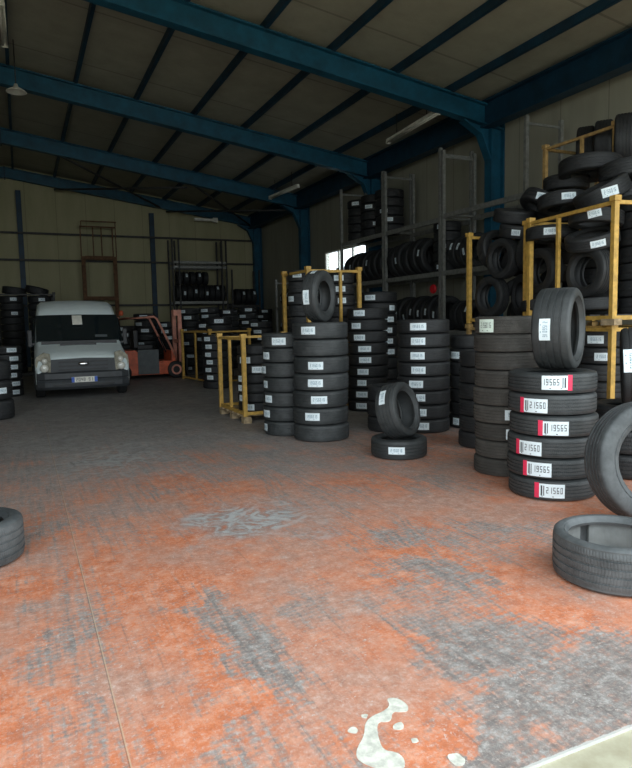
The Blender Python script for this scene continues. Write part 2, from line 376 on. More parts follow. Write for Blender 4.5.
for s0, s1 in ((XL-.3, RIDGE), (RIDGE, XR+.3)):
    prism(b, [(s0, roofz(s0)), (s1, roofz(s1)), (s1, roofz(s1)+.15), (s0, roofz(s0)+.15)], 'y', Y0-.3, YB+.2)
struct('ceiling', b, ROOFM)
# window in the right wall
wn = tag(empty('window_1', (XR+.05, (WY0+WY1)/2, WZ0)), kind='structure')
b = newbm(); L_ = (WY1-WY0)/2
for y in (-L_+.03, -L_/3, L_/3, L_-.03): bx(b, -.03, .05, y-.03, y+.03, 0, WZ1-WZ0)
for z in (0.0, WZ1-WZ0-.05): bx(b, -.03, .05, -L_, L_, z, z+.05)
obj('window_frame', b, WHITEP, wn)
b = newbm(); bx(b, .0, .008, -L_, L_, .02, WZ1-WZ0-.02); obj('window_pane', b, CLEAR, wn)

# steel frames: rafters with haunches and columns
def ibeam_poly(bm, a, b_, hgt, wid, y):
    """I-section rafter in the XZ plane at depth y; a, b_ are (x, ztop)"""
    (x0, z0), (x1, z1) = a, b_
    t = 0.03
    for (o0, o1, w2) in ((0, t, wid/2), (t, hgt-t, .012), (hgt-t, hgt, wid/2)):
        prism(bm, [(x0, z0-o0), (x1, z1-o0), (x1, z1-o1), (x0, z0-o1)], 'y', y-w2, y+w2)
names = ['closest to the doorway', 'second from the doorway', 'third from the doorway', 'against the back wall']
for i, y in enumerate((11.0, 16.0, 21.0, 25.95)):
    fr = empty('portal_frame', (0, y, 0)); tag(fr, f'blue steel roof frame {names[i]}', 'steel frame', 'blue steel frames of the hall')
    hg = 0.42 if i < 3 else 0.36
    for s, xe in ((1, XR-.05), (-1, XL+.05)):
        b = newbm(); zt = roofz(0)-.12
        ibeam_poly(b, (RIDGE, roofz(RIDGE)-.13), (xe-s*.0, roofz(xe)-.13), hg, .22, 0)
        obj('rafter', b, BLUE, fr)
        if s > 0:
            b = newbm(); h0 = roofz(xe)-.13-hg
            prism(b, [(xe-.30, h0+.02), (xe-.95, h0+.12), (xe-.55, h0-.12), (xe-.34, h0-.55)], 'y', -.012, .012)
            prism(b, [(xe-1.0, h0+.12), (xe-.56, h0-.11), (xe-.33, h0-.60), (xe-.36, h0-.62), (xe-.59, h0-.13), (xe-1.03, h0+.10)], 'y', -.10, .10)
            obj('haunch', b, BLUE, fr)
    for s, xe in ((1, XR-.05), (-1, XL+.05)):
        b = newbm()
        for (o0, o1, w2) in ((0, .03, .11), (.03, .32, .012), (.32, .35, .11)):
            xa, xb = sorted((xe-s*o0, xe-s*o1)); bx(b, xa, xb, -w2, w2, 0, roofz(xe)-.2)
        obj('column', b, BLUE, fr)
    b = newbm(); bx(b, RIDGE-.02, RIDGE+.02, -.13, .13, roofz(RIDGE)-.13-hg-.05, roofz(RIDGE)-.12); obj('ridge_plate', b, BLUED, fr)
PX = [0.08, 1.46, 2.80, 4.17, 5.46, 6.82, 8.1]
pn = ['along the ridge', 'first right of the ridge', 'second right of the ridge', 'third right of the ridge', 'fourth right of the ridge', 'fifth right of the ridge', 'outermost on the right']
for x, n_ in zip(PX, pn):
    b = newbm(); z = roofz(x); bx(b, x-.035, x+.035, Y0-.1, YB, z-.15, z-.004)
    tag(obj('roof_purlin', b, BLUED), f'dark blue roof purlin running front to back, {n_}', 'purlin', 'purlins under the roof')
b = newbm(); z = roofz(XR-.3)
bx(b, XR-.5, XR-.46, Y0, YB, z-.55, z-.05); bx(b, XR-.62, XR-.34, Y0, YB, z-.08, z-.05); bx(b, XR-.62, XR-.34, Y0, YB, z-.58, z-.55)
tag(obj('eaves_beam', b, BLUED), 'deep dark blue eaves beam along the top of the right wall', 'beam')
# gable posts and girts
for x, zt, n_ in ((0.2, 6.42, 'left blue post up the back wall behind the van'), (4.95, 5.85, 'right blue post up the back wall behind the forklift')):
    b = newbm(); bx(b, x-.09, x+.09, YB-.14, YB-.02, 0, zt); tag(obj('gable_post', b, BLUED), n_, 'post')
for z, n_ in ((4.89, 'highest'), (3.92, 'middle'), (2.25, 'lowest')):
    b = newbm(); bx(b, XL+.3, XR-.3, YB-.26, YB-.21, z-.035, z+.035)
    tag(obj('wall_rail', b, DKSTEEL), f'{n_} of the three dark rails across the back wall', 'rail', 'rails across the back wall')
# roof bracing in the last bay
for (a, c, n_) in (((1.42, 21.2), (5.2, 25.7), 'left'), ((5.46, 21.2), (8.9, 25.7), 'right')):
    b = newbm()
    za, zc = roofz(a[0])-.5, roofz(c[0])-.5
    tube(b, [(a[0], a[1], za), (c[0], c[1], zc)], .035); tube(b, [(c[0], a[1], roofz(c[0])-.62), (a[0], c[1], roofz(a[0])-.62)], .035)
    tag(obj('roof_brace', b, DKSTEEL), f'{n_} pair of crossed dark brace rods under the back roof', 'brace')

# ------------------------------------------------------------------ tyres
_tm = {}
def tyre_mesh(R, W, rim, mt, seg=72, hi=True):
    k = (round(R, 3), round(W, 3), round(rim, 3), mt.name, hi)
    if k in _tm: return _tm[k]
    hw = W/2
    side = R-rim
    def outer(s):   # bead -> shoulder, s = -1 or +1
        return [(rim+.004, s*hw*.60), (rim-.004, s*hw*.74), (rim+.012, s*hw*.84), (rim+side*.22, s*hw*.93), (rim+side*.25, s*hw*.90), (rim+side*.3, s*hw*.97),
                (rim+side*.5, s*hw*1.0), (rim+side*.72, s*hw*.975), (R-side*.14, s*hw*.92), (R-side*.06, s*hw*.86), (R-.006, s*hw*.80)]
    tread = []
    g = .0065
    if hi:
        gr = [-.50, -.17, .17, .50]
        z = -.74
        tread.append((R-.002, -hw*.74))
        for c in gr:
            tread += [(R, hw*(c-.055)), (R-g, hw*(c-.045)), (R-g, hw*(c+.045)), (R, hw*(c+.055))]
        tread.append((R-.002, hw*.74))
    else:
        tread = [(R, -hw*.6), (R-g*.6, -hw*.25), (R, -hw*.2), (R, hw*.2), (R-g*.6, hw*.25), (R, hw*.6)]
    o1, o2 = outer(-1), outer(1)[::-1]
    inner = [(rim+.012, hw*.58), (rim+side*.25, hw*.80), (rim+side*.6, hw*.86), (R-.035, hw*.72), (R-.020, hw*.4), (R-.018, 0),
             (R-.020, -hw*.4), (R-.035, -hw*.72), (rim+side*.6, -hw*.86), (rim+side*.25, -hw*.80), (rim+.012, -hw*.58)]
    prof = o1+tread+o2
    vpar = [.36*i/len(o1) for i in range(len(o1))]+[.37+.26*(i/(len(tread)-1)) for i in range(len(tread))]+[.64+.30*i/len(o2) for i in range(len(o2))]
    prof += inner; vpar += [.95+.04*i/len(inner) for i in range(len(inner))]
    bm = newbm(); uvl = bm.loops.layers.uv.new('UVMap')
    if not hi: seg = 48
    n = len(prof)
    rings = [[bm.verts.new((r*math.cos(2*PI*k_/seg), r*math.sin(2*PI*k_/seg), z)) for (r, z) in prof] for k_ in range(seg)]
    for k_ in range(seg):
        A, B = rings[k_], rings[(k_+1) % seg]
        for i in range(n):
            j = (i+1) % n
            f = bm.faces.new((A[i], B[i], B[j], A[j])); f.smooth = True
            v0, v1 = vpar[i], (vpar[j] if j else 1.0)
            for lp, (uu, vv) in zip(f.loops, ((k_/seg, v0), ((k_+1)/seg, v0), ((k_+1)/seg, v1), (k_/seg, v1))): lp[uvl].uv = (uu, vv)
    bmesh.ops.recalc_face_normals(bm, faces=bm.faces[:])
    # keep the groove edges crisp
    me = mesh('tyre', bm, mt)
    try: me.set_sharp_from_angle(angle=math.radians(42))
    except Exception: pass
    _tm[k] = me
    return me
SEG7 = {'0': 'abcdef', '1': 'bc', '2': 'abged', '3': 'abgcd', '4': 'fgbc', '5': 'afgcd', '6': 'afgedc', '7': 'abc', '8': 'abcdefg', '9': 'abcdfg', 'R': 'efabgc', 'X': 'fbgec', '/': 'be'}
_lm = {}
def label_mesh(R, hu, hv, kind, seed, vert=False):
    """a paper label curved round the tread. hu = half length along the circumference, hv = half height along the axle"""
    k = (round(R, 3), round(hu, 3), round(hv, 3), kind, seed, vert)
    if k in _lm: return _lm[k]
    rnd = random.Random(seed)
    bm = newbm()
    def P(u, v, off): # u in -1..1 along the circumference
        a = u*hu/R; r = R+off
        return (r*math.cos(a), r*math.sin(a), v*hv)
    def patch(u0, u1, v0, v1, off, mi, n=1):
        vs = [[bm.verts.new(P(u0+(u1-u0)*i/n, v, off)) for v in (v0, v1)] for i in range(n+1)]
        for i in range(n): bm.faces.new((vs[i][0], vs[i+1][0], vs[i+1][1], vs[i][1])).material_index = mi
    o = .0035
    if kind in ('red', 'redr'):
        s = 1 if kind == 'red' else -1
        a, c = (-.98, -.66); patch(*(sorted((s*a, s*c))), -1, 1, o, 2, 2)
        a, c = (-.66, 1.0); patch(*(sorted((s*a, s*c))), -.9, .9, o, 0, 5)
        ln = [(-.55, -.45)]+[(-.38, -.32)]
        for (u0, u1) in ln: patch(*sorted((s*u0, s*u1)), -.65, .65, o+.0008, 1)
        u = -.2
        ut, um = (.9, .23)
    else:
        patch(-1, 1, -1, 1, o, 0, 6)
        ut, um = (.80, .21)
        u = -.72
    ch = rnd.choice(['2055516', '1956515', '2254517', '1756514', '2354018', '1856015', '2156016'])
    sg = -1 if kind == 'redr' else 1
    def seg(x0, x1, v0, v1):
        patch(x0, x1, v0, v1, o+.0008, 1)
    if sg < 0: u, ut = -.95, .18
    cw = um*.62; i = 0
    while u+cw < ut and i < 7:
        segs = SEG7[ch[i]]; vt, vm, vb, t = .50, .07, -.32, .10
        if 'a' in segs: seg(u, u+cw, vt-t, vt)
        if 'g' in segs: seg(u, u+cw, vm-t/2, vm+t/2)
        if 'd' in segs: seg(u, u+cw, vb, vb+t)
        tw = cw*.26
        if 'f' in segs: seg(u, u+tw, vm, vt)
        if 'b' in segs: seg(u+cw-tw, u+cw, vm, vt)
        if 'e' in segs: seg(u, u+tw, vb, vm)
        if 'c' in segs: seg(u+cw-tw, u+cw, vb, vm)
        u += um; i += 1
    seg(-.5, .3, -.78, -.68)
    bmesh.ops.recalc_face_normals(bm, faces=bm.faces[:])
    mats = {'w': (PAPER, INK, PINK), 'g': (PAPERG, INKK, PINK), 'red': (PAPER, INKK, PINK), 'redr': (PAPER, INKK, PINK)}[kind]
    me = mesh('paper_label', bm, *mats); _lm[k] = me
    return me
def add_label(t, R, ang, kind='w', hu=.062, hv=.034, zoff=0.0, seed=0, roll=0.0):
    me = label_mesh(R, hu, hv, kind, seed)
    o = obj('paper_label', me, parent=t)
    o.rotation_euler = (0, 0, ang); o.location = (0, 0, zoff)
    if roll: o.matrix_local = Matrix.Rotation(ang, 4, 'Z') @ Matrix.Translation((R, 0, zoff)) @ Matrix.Rotation(roll, 4, 'X') @ Matrix.Translation((-R, 0, 0))
    what = {'w': 'white printed paper label', 'g': 'pale green printed paper label', 'red': 'white label with red band at one end', 'redr': 'white label with red band at one end'}[kind]
    o['label'] = what
    return o
NT = 0
def tyre(loc, R, W, rim, mt, label, group=None, axis=None, spin=0.0, hi=True):
    """axis: direction of the axle (None = vertical, lying flat)"""
    global NT; NT += 1
    o = obj('tyre', tyre_mesh(R, W, rim, mt, hi=hi))
    if axis is None: q = Matrix.Rotation(spin, 4, 'Z')
    else:
        z = Vector(axis).normalized(); ref = Vector((0, 0, 1)) if abs(z.z) < .95 else Vector((0, 1, 0))
        x = (ref-z*ref.dot(z)).normalized(); y = z.cross(x)       # local +X points up
        q = Matrix((x, y, z)).transposed().to_4x4() @ Matrix.Rotation(spin, 4, 'Z')
    q.translation = Vector(loc); o.matrix_world = q
    tag(o, label, 'tyre', group)
    return o
ORD = ['bottom', 'second', 'third', 'fourth', 'fifth', 'sixth', 'seventh', 'eighth', 'ninth', 'tenth', 'eleventh']
def pos_words(i, n):
    if n == 1: return 'only one'
    if i == 0: return 'bottom one'
    if i == n-1: return 'top one'
    if i == n-2 and n > 3: return 'second from top'
    return f'{ORD[i]} from bottom'
REST = []
def stack(X, Y, r, n, h, desc, mt=R_BLACK, rim=None, labels={}, z0=0.0, hi=True, jit=.010, look='black', base=0):
    """labels: {index: (offset across the silhouette -1..1, kind)}"""
    az = math.atan2(X, Y); c = Vector((-math.sin(az), -math.cos(az))); rv = Vector((math.cos(az), -math.sin(az)))
    rim = rim or r*.64
    w_ = h/n
    out = []
    for i in range(n):
        if i < base: REST.append((X, Y, z0+w_*(i+.5), r, w_*.985)); continue
        lb = labels.get(i)
        jx, jy = random.uniform(-jit, jit), random.uniform(-jit, jit)
        lk = 'plain '+look if not lb else {'w': 'white-labelled ', 'g': 'green-labelled ', 'red': 'red-and-white-labelled ', 'redr': 'red-and-white-labelled '}[lb[1]]+look
        t = tyre((X+jx, Y+jy, z0+w_*(i+.5)), r, w_*.985, rim, mt, f'{lk} tyre, {pos_words(i, n)} in {desc}', 'tyres in '+desc, spin=0, hi=hi)
        if lb:
            off = lb[0]; a = math.asin(max(-.98, min(.98, off)))
            d = c*math.cos(a)+rv*math.sin(a)
            hu = .075 if lb[1] == 'w' else .115
            if len(lb) > 2: hu = lb[2]*1.15
            hv = .046 if lb[1] == 'w' else .064
            hv = min(hv, w_*.36)
            add_label(t, r, math.atan2(d.y, d.x), lb[1], hu, hv, random.uniform(-.01, .01), seed=i % 4)
        out.append(t)
    return out

# nearest stack with red-banded labels, upright tyre on top
stack(3.97, 3.97, .346, 6, 1.02, 'the near stack of six with red-banded labels', R_GREY, .225, jit=.014, look='grey-black',
      labels={0: (-.05, 'red'), 1: (-.30, 'red'), 2: (-.50, 'red'), 3: (.0, 'red'), 4: (-.40, 'red'), 5: (.12, 'redr')})
az = math.atan2(4.0, 4.0)
def axle(az_view, beta, lean=0.0):
    """axle direction: beta degrees clockwise from the direction back to the camera (positive = opening faces right)"""
    c = Vector((-math.sin(az_view), -math.cos(az_view), 0)); r_ = Vector((math.cos(az_view), -math.sin(az_view), 0))
    b_ = math.radians(beta)
    d = c*math.cos(b_)+r_*math.sin(b_); d.z = math.tan(math.radians(lean))
    return d.normalized()
def ang_to(t, dirw):
    """angle in the tyre's own XY plane of world direction dirw"""
    l = t.matrix_world.to_3x3().inverted() @ Vector(dirw); return math.atan2(l.y, l.x)
t = tyre((4.03, 3.97, 1.02+.335), .335, .30, .235, R_GREY, 'upright grey-black tyre standing on the near stack of red-labelled tyres', axis=axle(math.atan2(4, 3.98), 77))
add_label(t, .335, ang_to(t, (-.74, -.62, .0)), 'w', .085, .042, -.035, seed=2)
# dusty stack of nine
stack(4.13, 4.72, .292, 9, 1.47, 'the dusty brown stack of nine', R_DUSTY, .2, look='dusty',
      labels={8: (-.62, 'g', .07), 3: (.25, 'w'), 2: (.25, 'w')})
# truck tyre leaning at the right
ax = axle(math.atan2(4.02, 3.08), 34, 10)
tl = tyre((3.97, 3.06, .425), .43, .25, .285, R_WORN, 'large worn tyre leaning at the right against the red-labelled stack', axis=ax)
# flat tyre, front right, with foam pads inside
tf = tyre((2.96, 2.47, .130), .335, .255, .255, R_WORN, 'large grey tyre lying flat alone on the floor, front right', spin=0)
for k in range(6):
    b = newbm(); a0 = 2*PI*k/6+.15+.25; n = 8; R_ = .311
    vs = []
    for i in range(n+1):
        a = a0+(2*PI/6-.20)*i/n
        vs.append([b.verts.new((rr*math.cos(a), rr*math.sin(a), zz)) for rr, zz in ((R_, -.085), (R_-.022, -.085), (R_-.022, .085), (R_, .085))])
    for A, B in zip(vs, vs[1:]):
        for i in range(4): b.faces.new((A[i], A[(i+1) % 4], B[(i+1) % 4], B[i]))
    b.faces.new(vs[0]); b.faces.new(vs[-1][::-1]); bmesh.ops.recalc_face_normals(b, faces=b.faces[:])
    o = obj('foam_pad', b, FOAM, tf)
# middle stack of seven with tyre on top
stack(3.36, 7.20, .345, 7, 1.45, 'the front seven-stack in the middle', R_GREY, .22, look='grey-black',
      labels={1: (-.30, 'w', .08), 2: (-.05, 'w', .085), 3: (-.2, 'w', .08), 4: (-.2, 'w', .08), 6: (-.42, 'w', .08)})
t = tyre((3.36, 7.2, 1.45+.315), .315, .20, .19, R_GREY, 'upright grey-black tyre standing on the front seven-stack in the middle', axis=axle(math.atan2(3.36, 7.2), 64))
add_label(t, .315, ang_to(t, (-.88, -.1, -.05)), 'w', .085, .04, -.02, seed=1)
add_label(t, .315, ang_to(t, (-.3, -.3, .95)), 'w', .05, .03, 0, seed=3)
stack(3.15, 7.78, .324, 7, 1.32, 'the seven-stack left of the middle one', R_GREY, .21, look='black',
      labels={0: (-.93, 'w', .05), 1: (-.85, 'w'), 2: (-.78, 'w', .06), 3: (-.9, 'w', .05), 4: (-.9, 'w', .05), 5: (-.85, 'w'), 6: (-.3, 'w', .08)})
# two tyres on the open floor
t0 = tyre((3.64, 5.83, .105), .300, .205, .20, R_GREY, 'grey-black tyre lying flat with another tyre leaning on it')
add_label(t0, .30, ang_to(t0, (-.60, -.80, 0)), 'w', .085, .038, 0, seed=0)
t1 = tyre((3.69, 5.92, .475), .300, .245, .205, R_GREY, 'grey-black tyre leaning back on top of the flat floor tyre', axis=axle(math.atan2(3.66, 5.9), 62, 14))
add_label(t1, .30, ang_to(t1, (-.5, -.62, .62)), 'w', .085, .036, -.02, seed=1)
stack(4.42, 7.30, .30, 3, .60, 'the low stack behind the leaning tyre', R_BLACK, .2)
stack(4.79, 7.05, .341, 8, 1.46, 'the eight-stack right of the leaning tyre', R_BLACK, .215,
      labels={0: (-.05, 'w', .075), 1: (-.05, 'w', .05), 2: (-.12, 'w', .05), 3: (-.28, 'w', .08), 4: (-.2, 'w', .08), 5: (-.22, 'w', .08), 6: (-.2, 'w', .08), 7: (-.18, 'w', .09)})
stack(5.14, 9.16, .330, 9, 1.66, 'the stack of nine behind the leaning tyre', R_BLACK, .21,
      labels={0: (-.35, 'w', .08), 1: (-.33, 'w', .085), 2: (-.28, 'w'), 3: (-.27, 'w', .08), 4: (-.15, 'w', .085), 5: (-.15, 'w', .09), 6: (-.4, 'w', .085), 7: (-.55, 'w', .075), 8: (-.42, 'w', .085)})
stack(5.95, 10.2, .345, 10, 1.97, 'the tall stack between the labelled nine and eight', R_BLACK, .215, base=2,
      labels={9: (-.42, 'w', .09), 4: (.6, 'w', .09), 5: (.5, 'w', .08), 6: (.5, 'w', .08), 7: (.6, 'w', .09), 8: (.75, 'w', .06)})
stack(4.77, 5.80, .285, 6, 1.10, 'the stack of six tucked behind the dusty nine', R_BLACK, .19)
stack(5.50, 6.93, .31, 7, 1.24, 'the stack behind the gap by the dusty nine', R_BLACK, .2,
      labels={0: (-.7, 'w', .05), 5: (-.75, 'w', .085), 6: (.35, 'w', .08)})
# left of frame
tyre((-.37, 4.46, .135), .315, .265, .205, R_WORN, 'grey worn tyre lying flat on the floor at the left edge')
tyre((-.55, 4.52, .27+.105), .315, .205, .205, R_WORN, 'worn tyre lying on top of the flat one at the left edge')
stack(-.50, 11.46, .33, 3, .95, 'the low stack of three at the left edge', R_BLACK, .21, labels={1: (.55, 'w', .06)})
stack(-.33, 15.2, .32, 6, 1.08, 'the labelled stack left of the van', R_BLACK, .2, labels={i: (.45+.1*math.sin(i*2), 'w', .09) for i in range(6)}, hi=False)
stack(-.80, 18.5, .32, 8, 1.5, 'the far stack at the left edge', R_BLACK, .2, labels={i: (.6, 'w', .10) for i in range(3, 8)}, hi=False, base=5)

# ------------------------------------------------------------------ stillages
def stillage(c, rz, L, D, Hh, label, mt=YEL, midbars=(), pallet=False, open_sides=(), blocks=False, bottom=True, pw=.06):
    """cage of four posts; L along local x, D along local y, origin at the centre of the base"""
    r = empty('pallet_cage', c, rz); tag(r, label, 'metal cage')
    z0 = .12 if pallet else .03
    for sx in (-1, 1):
        for sy in (-1, 1):
            b = newbm(); x, y = sx*(L/2-pw/2), sy*(D/2-pw/2)
            bx(b, x-pw/2, x+pw/2, y-pw/2, y+pw/2, 0 if not pallet else .1, Hh-.02, bev=.004)
            bx(b, x-pw*.72, x+pw*.72, y-pw*.72, y+pw*.72, Hh-.06, Hh, bev=.004)
            obj('post', b, mt, r)
    t = .04
    for s, nm in ((-1, 'front'), (1, 'rear')):
        if nm not in open_sides:
            b = newbm(); bx(b, -L/2+pw, L/2-pw, s*(D/2-pw/2)-t/2, s*(D/2-pw/2)+t/2, Hh-.09, Hh-.05); obj('top_rail', b, mt, r)
        b = newbm(); bx(b, -L/2+pw, L/2-pw, s*(D/2-pw/2)-t/2, s*(D/2-pw/2)+t/2, z0, z0+.045); obj('bottom_rail', b, mt, r)
    for s, nm in ((-1, 'left'), (1, 'right')):
        if nm not in open_sides:
            b = newbm(); bx(b, s*(L/2-pw/2)-t/2, s*(L/2-pw/2)+t/2, -D/2+pw, D/2-pw, Hh-.09, Hh-.05); obj('top_rail', b, mt, r)
        b = newbm(); bx(b, s*(L/2-pw/2)-t/2, s*(L/2-pw/2)+t/2, -D/2+pw, D/2-pw, z0, z0+.045); obj('bottom_rail', b, mt, r)
    for (sd, fr_) in midbars:
        b = newbm()
        if sd in ('front', 'rear'):
            s = -1 if sd == 'front' else 1; x = -L/2+L*fr_; y = s*(D/2-pw/2)
        else:
            s = -1 if sd == 'left' else 1; x = s*(L/2-pw/2); y = -D/2+D*fr_
        bx(b, x-.021, x+.021, y-.021, y+.021, z0+.045, Hh-.09); obj('middle_bar', b, mt, r)
    if pallet:
        b = newbm()
        for k in range(5):
            y = -D/2+D*(k+.5)/5; bx(b, -L/2, L/2, y-.06, y+.06, .095, .118)
        for k in range(3):
            x = -L/2+.06+(L-.12)*k/2; bx(b, x-.05, x+.05, -D/2, D/2, .075, .095)
            for y in (-D/2+.07, 0, D/2-.07): bx(b, x-.06, x+.06, y-.06, y+.06, 0, .075)
        obj('wooden_pallet', b, WOOD, r)
    else:
        b = newbm()
        for k in range(6):
            y = -D/2+pw+(D-2*pw)*(k+.5)/6; bx(b, -L/2+.02, L/2-.02, y-.04, y+.04, z0+.045, z0+.06)
        obj('base_slats', b, DKSTEEL, r)
    return r
# cage on the floor, near the middle: its short side faces left
a = gp(221, 413); c_ = gp(243, 424)
ex = Vector((2.87, 8.80)); ey = Vector((2.90, 10.05))
stillage((3.45, 9.42, 0), 0, 1.17, 1.28, 1.30, 'yellow steel cage on a wooden pallet, middle of the hall', YEL, [('left', .55)], pallet=True, open_sides=('front',))
stack(3.25, 9.25, .30, 7, 1.0, 'the stack inside the cage on the pallet', R_BLACK, .19, z0=.125,
      labels={0: (-.5, 'w', .085), 1: (-.78, 'w', .06), 2: (-.78, 'w', .07), 3: (-.8, 'w', .07), 4: (.05, 'w', .085), 5: (-.6, 'w', .085)})
# further cage beside the aisle
stillage((4.55, 16.2, 0), .10, 1.1, 2.1, 1.33, 'yellow steel cage farther back near the forklift', YEL, [('left', .5)])
stack(4.02, 14.2, .32, 7, 1.2, 'the labelled stack between the two yellow floor cages', R_BLACK, .2, labels={i: (-.6+.08*(i % 2), 'w', .07) for i in range(1, 7)}, hi=False)
# double cage behind the middle stack
stillage((4.75, 10.1, 0), 0, 1.0, 1.1, 1.05, 'lower yellow cage behind the middle stacks', YEL)
stillage((4.75, 10.1, 1.05), 0, 1.0, 1.1, 1.30, 'upper yellow cage stacked behind the middle stacks', YEL, [('front', .62)])
stack(5.0, 9.85, .24, 6, 1.12, 'the right column of the upper middle cage', R_BLACK, .16, z0=1.15, labels={5: (-.1, 'w', .07), 4: (.0, 'w', .07), 3: (.1, 'w', .06)}, hi=False)
stack(4.5, 10.35, .24, 6, 1.2, 'the left column of the upper middle cage', R_BLACK, .16, z0=1.15, labels={5: (-.3, 'w', .07), 3: (-.8, 'w', .07)}, hi=False)

# cages at the right: A (near) and B (next) two high, C three high behind
angA = math.atan2(6.14-5.9, 6.62-5.05)   # leans from the Y axis
def cageA(z, label, **k):
    o = Vector((5.9, 5.05)); dy = Vector((math.sin(angA), math.cos(angA))); dx = Vector((math.cos(angA), -math.sin(angA)))
    c = o+dy*.8+dx*.62
    return stillage((c.x, c.y, z), -angA, 1.24, 1.6, 1.37, label, YEL, [('left', .62)], **k)
cageA(0, 'lower yellow cage at the right holding labelled tyres')
cageA(1.38, 'upper yellow cage at the right, full of heaped tyres')
b = newbm(); q = atX(611, 322, 5.93); bx(b, -.06, .06, -.09, .09, -.035, .035); tag(obj('wood_block', b, WOOD, loc=(q.x-.02, q.y-.02, q.z)), 'small wood block wedged between the two right cages', 'block')
stillage((6.90, 7.40, 0), 0.0, 1.3, 1.28, 1.37, 'lower yellow cage under the jumbled tyres', YELD)
stillage((6.90, 7.40, 1.38), 0.0, 1.3, 1.28, 1.37, 'upper yellow cage holding the jumbled tyres', YEL, open_sides=('left',))
stillage((8.28, 7.28, 2.72), 0, 1.2, 1.38, 1.44, 'highest faded yellow cage against the right wall', YELD, [('left', .45)])
stillage((8.28, 7.28, 1.36), 0, 1.2, 1.38, 1.36, 'faded yellow cage under the highest cage', YELD)
stillage((8.28, 7.28, 0), 0, 1.2, 1.38, 1.36, 'faded yellow cage at floor level by the right wall', YELD)

# contents of cage A
def place(px, py, X, R, W, axis, label, mt=R_BLACK, lab=None, rim=None):
    p = atX(px, py, X)
    t = tyre(p, R, W, rim or R*.62, mt, label, axis=axis)
    if lab:
        d, hu, hv = lab[:3]; v = Vector(d)
        add_label(t, R, ang_to(t, v), 'w', hu, hv, lab[3] if len(lab) > 3 else 0, seed=int(px) % 4, roll=lab[4] if len(lab) > 4 else 0)
    return t
stack(6.32, 5.52, .31, 6, 1.2, 'the near column inside the lower right cage', R_BLACK, .2, z0=.09, labels={5: (-.3, 'w', .08), 4: (.0, 'w', .085)}, hi=False)
stack(6.42, 6.2, .31, 6, 1.2, 'the far column inside the lower right cage', R_BLACK, .2, z0=.09, hi=False, base=6)
stack(6.9, 5.4, .29, 6, 1.2, 'the wall-side column inside the lower right cage', R_BLACK, .2, z0=.09, hi=False, base=6)
place(590, 272, 6.25, .305, .21, (-1, .05, .05), 'upright tyre with visible opening in the upper right cage, nearer one', rim=.18)
place(543, 271, 6.40, .305, .21, (-1, .1, 0), 'upright tyre with visible opening in the upper right cage, farther one', rim=.18)
place(590, 305, 6.28, .31, .15, (0, .05, 1), 'flat tyre under the nearer upright one in the upper right cage')
place(545, 305, 6.45, .31, .15, (0, .05, 1), 'flat tyre under the farther upright one in the upper right cage')
stack(6.88, 5.42, .30, 7, 1.4, 'the wall-side column inside the upper right cage', R_BLACK, .2, z0=1.47, hi=False, labels={4: (.5, 'w', .07)})
stack(7.0, 6.12, .29, 6, 1.2, 'the rear column inside the upper right cage', R_BLACK, .2, z0=1.47, hi=False)
place(552, 234, 6.40, .33, .18, (0, .0, 1), 'flat tyre above the farther upright tyre, label near its right end', lab=((-.72, -.68, 0), .09, .045))
place(592, 239, 6.30, .31, .17, (-.35, -.12, 1), 'tilted labelled tyre over the nearer upright tyre', lab=((-.6, -.7, .2), .085, .04))
place(596, 219, 6.35, .31, .17, (.1, .0, 1), 'labelled flat tyre just under the rail of the upper right cage', lab=((-.78, -.62, 0), .075, .045, .0, .25))
place(563, 203, 6.75, .33, .2, (0.05, .1, 1), 'labelled tyre resting level with the cage rail, middle of the heap', lab=((-.55, -.85, 0), .09, .045))
place(541, 205, 6.85, .30, .2, (.55, -.2, .8), 'steeply tilted labelled tyre at the left end of the heap', lab=((-.8, -.55, -.2), .09, .05, 0, .3))
place(602, 193, 6.65, .34, .22, (-.45, .15, .9), 'large tilted labelled tyre on the heap, under the topmost flat tyre', lab=((-.62, -.75, .1), .095, .055, 0, -.2))
place(566, 184, 7.15, .31, .2, (0, 0, 1), 'plain flat tyre left of the large tilted one on the heap')
place(590, 168, 7.1, .40, .22, (.05, .05, 1), 'wide plain tyre lying on top of the right heap')
place(626, 197, 7.0, .33, .24, (.1, 0, 1), 'flat tyre at the right edge of the frame, upper heap')
place(628, 172, 7.1, .34, .22, (0, .1, 1), 'flat tyre at the right edge above the upper heap')
place(586, 150, 8.22, .35, .25, (.62, -.78, .0), 'dark upright tyre at the left end inside the highest cage')
place(604, 146, 8.15, .37, .25, (.62, -.78, .0), 'dark upright tyre behind the near post of the highest cage')
place(625, 142, 7.85, .38, .26, (.62, -.78, .0), 'dark upright tyre at the top right, nearest the frame edge')
# right frame edge below cage
place(637, 370, 4.95, .38, .26, (.66, -.75, .05), 'upright labelled tyre at the right edge below the cages', lab=((-.76, -.64, .3), .10, .07, -.045))
stack(5.05, 4.12, .33, 3, .66, 'the short stack behind the large leaning tyre', R_BLACK, .2)

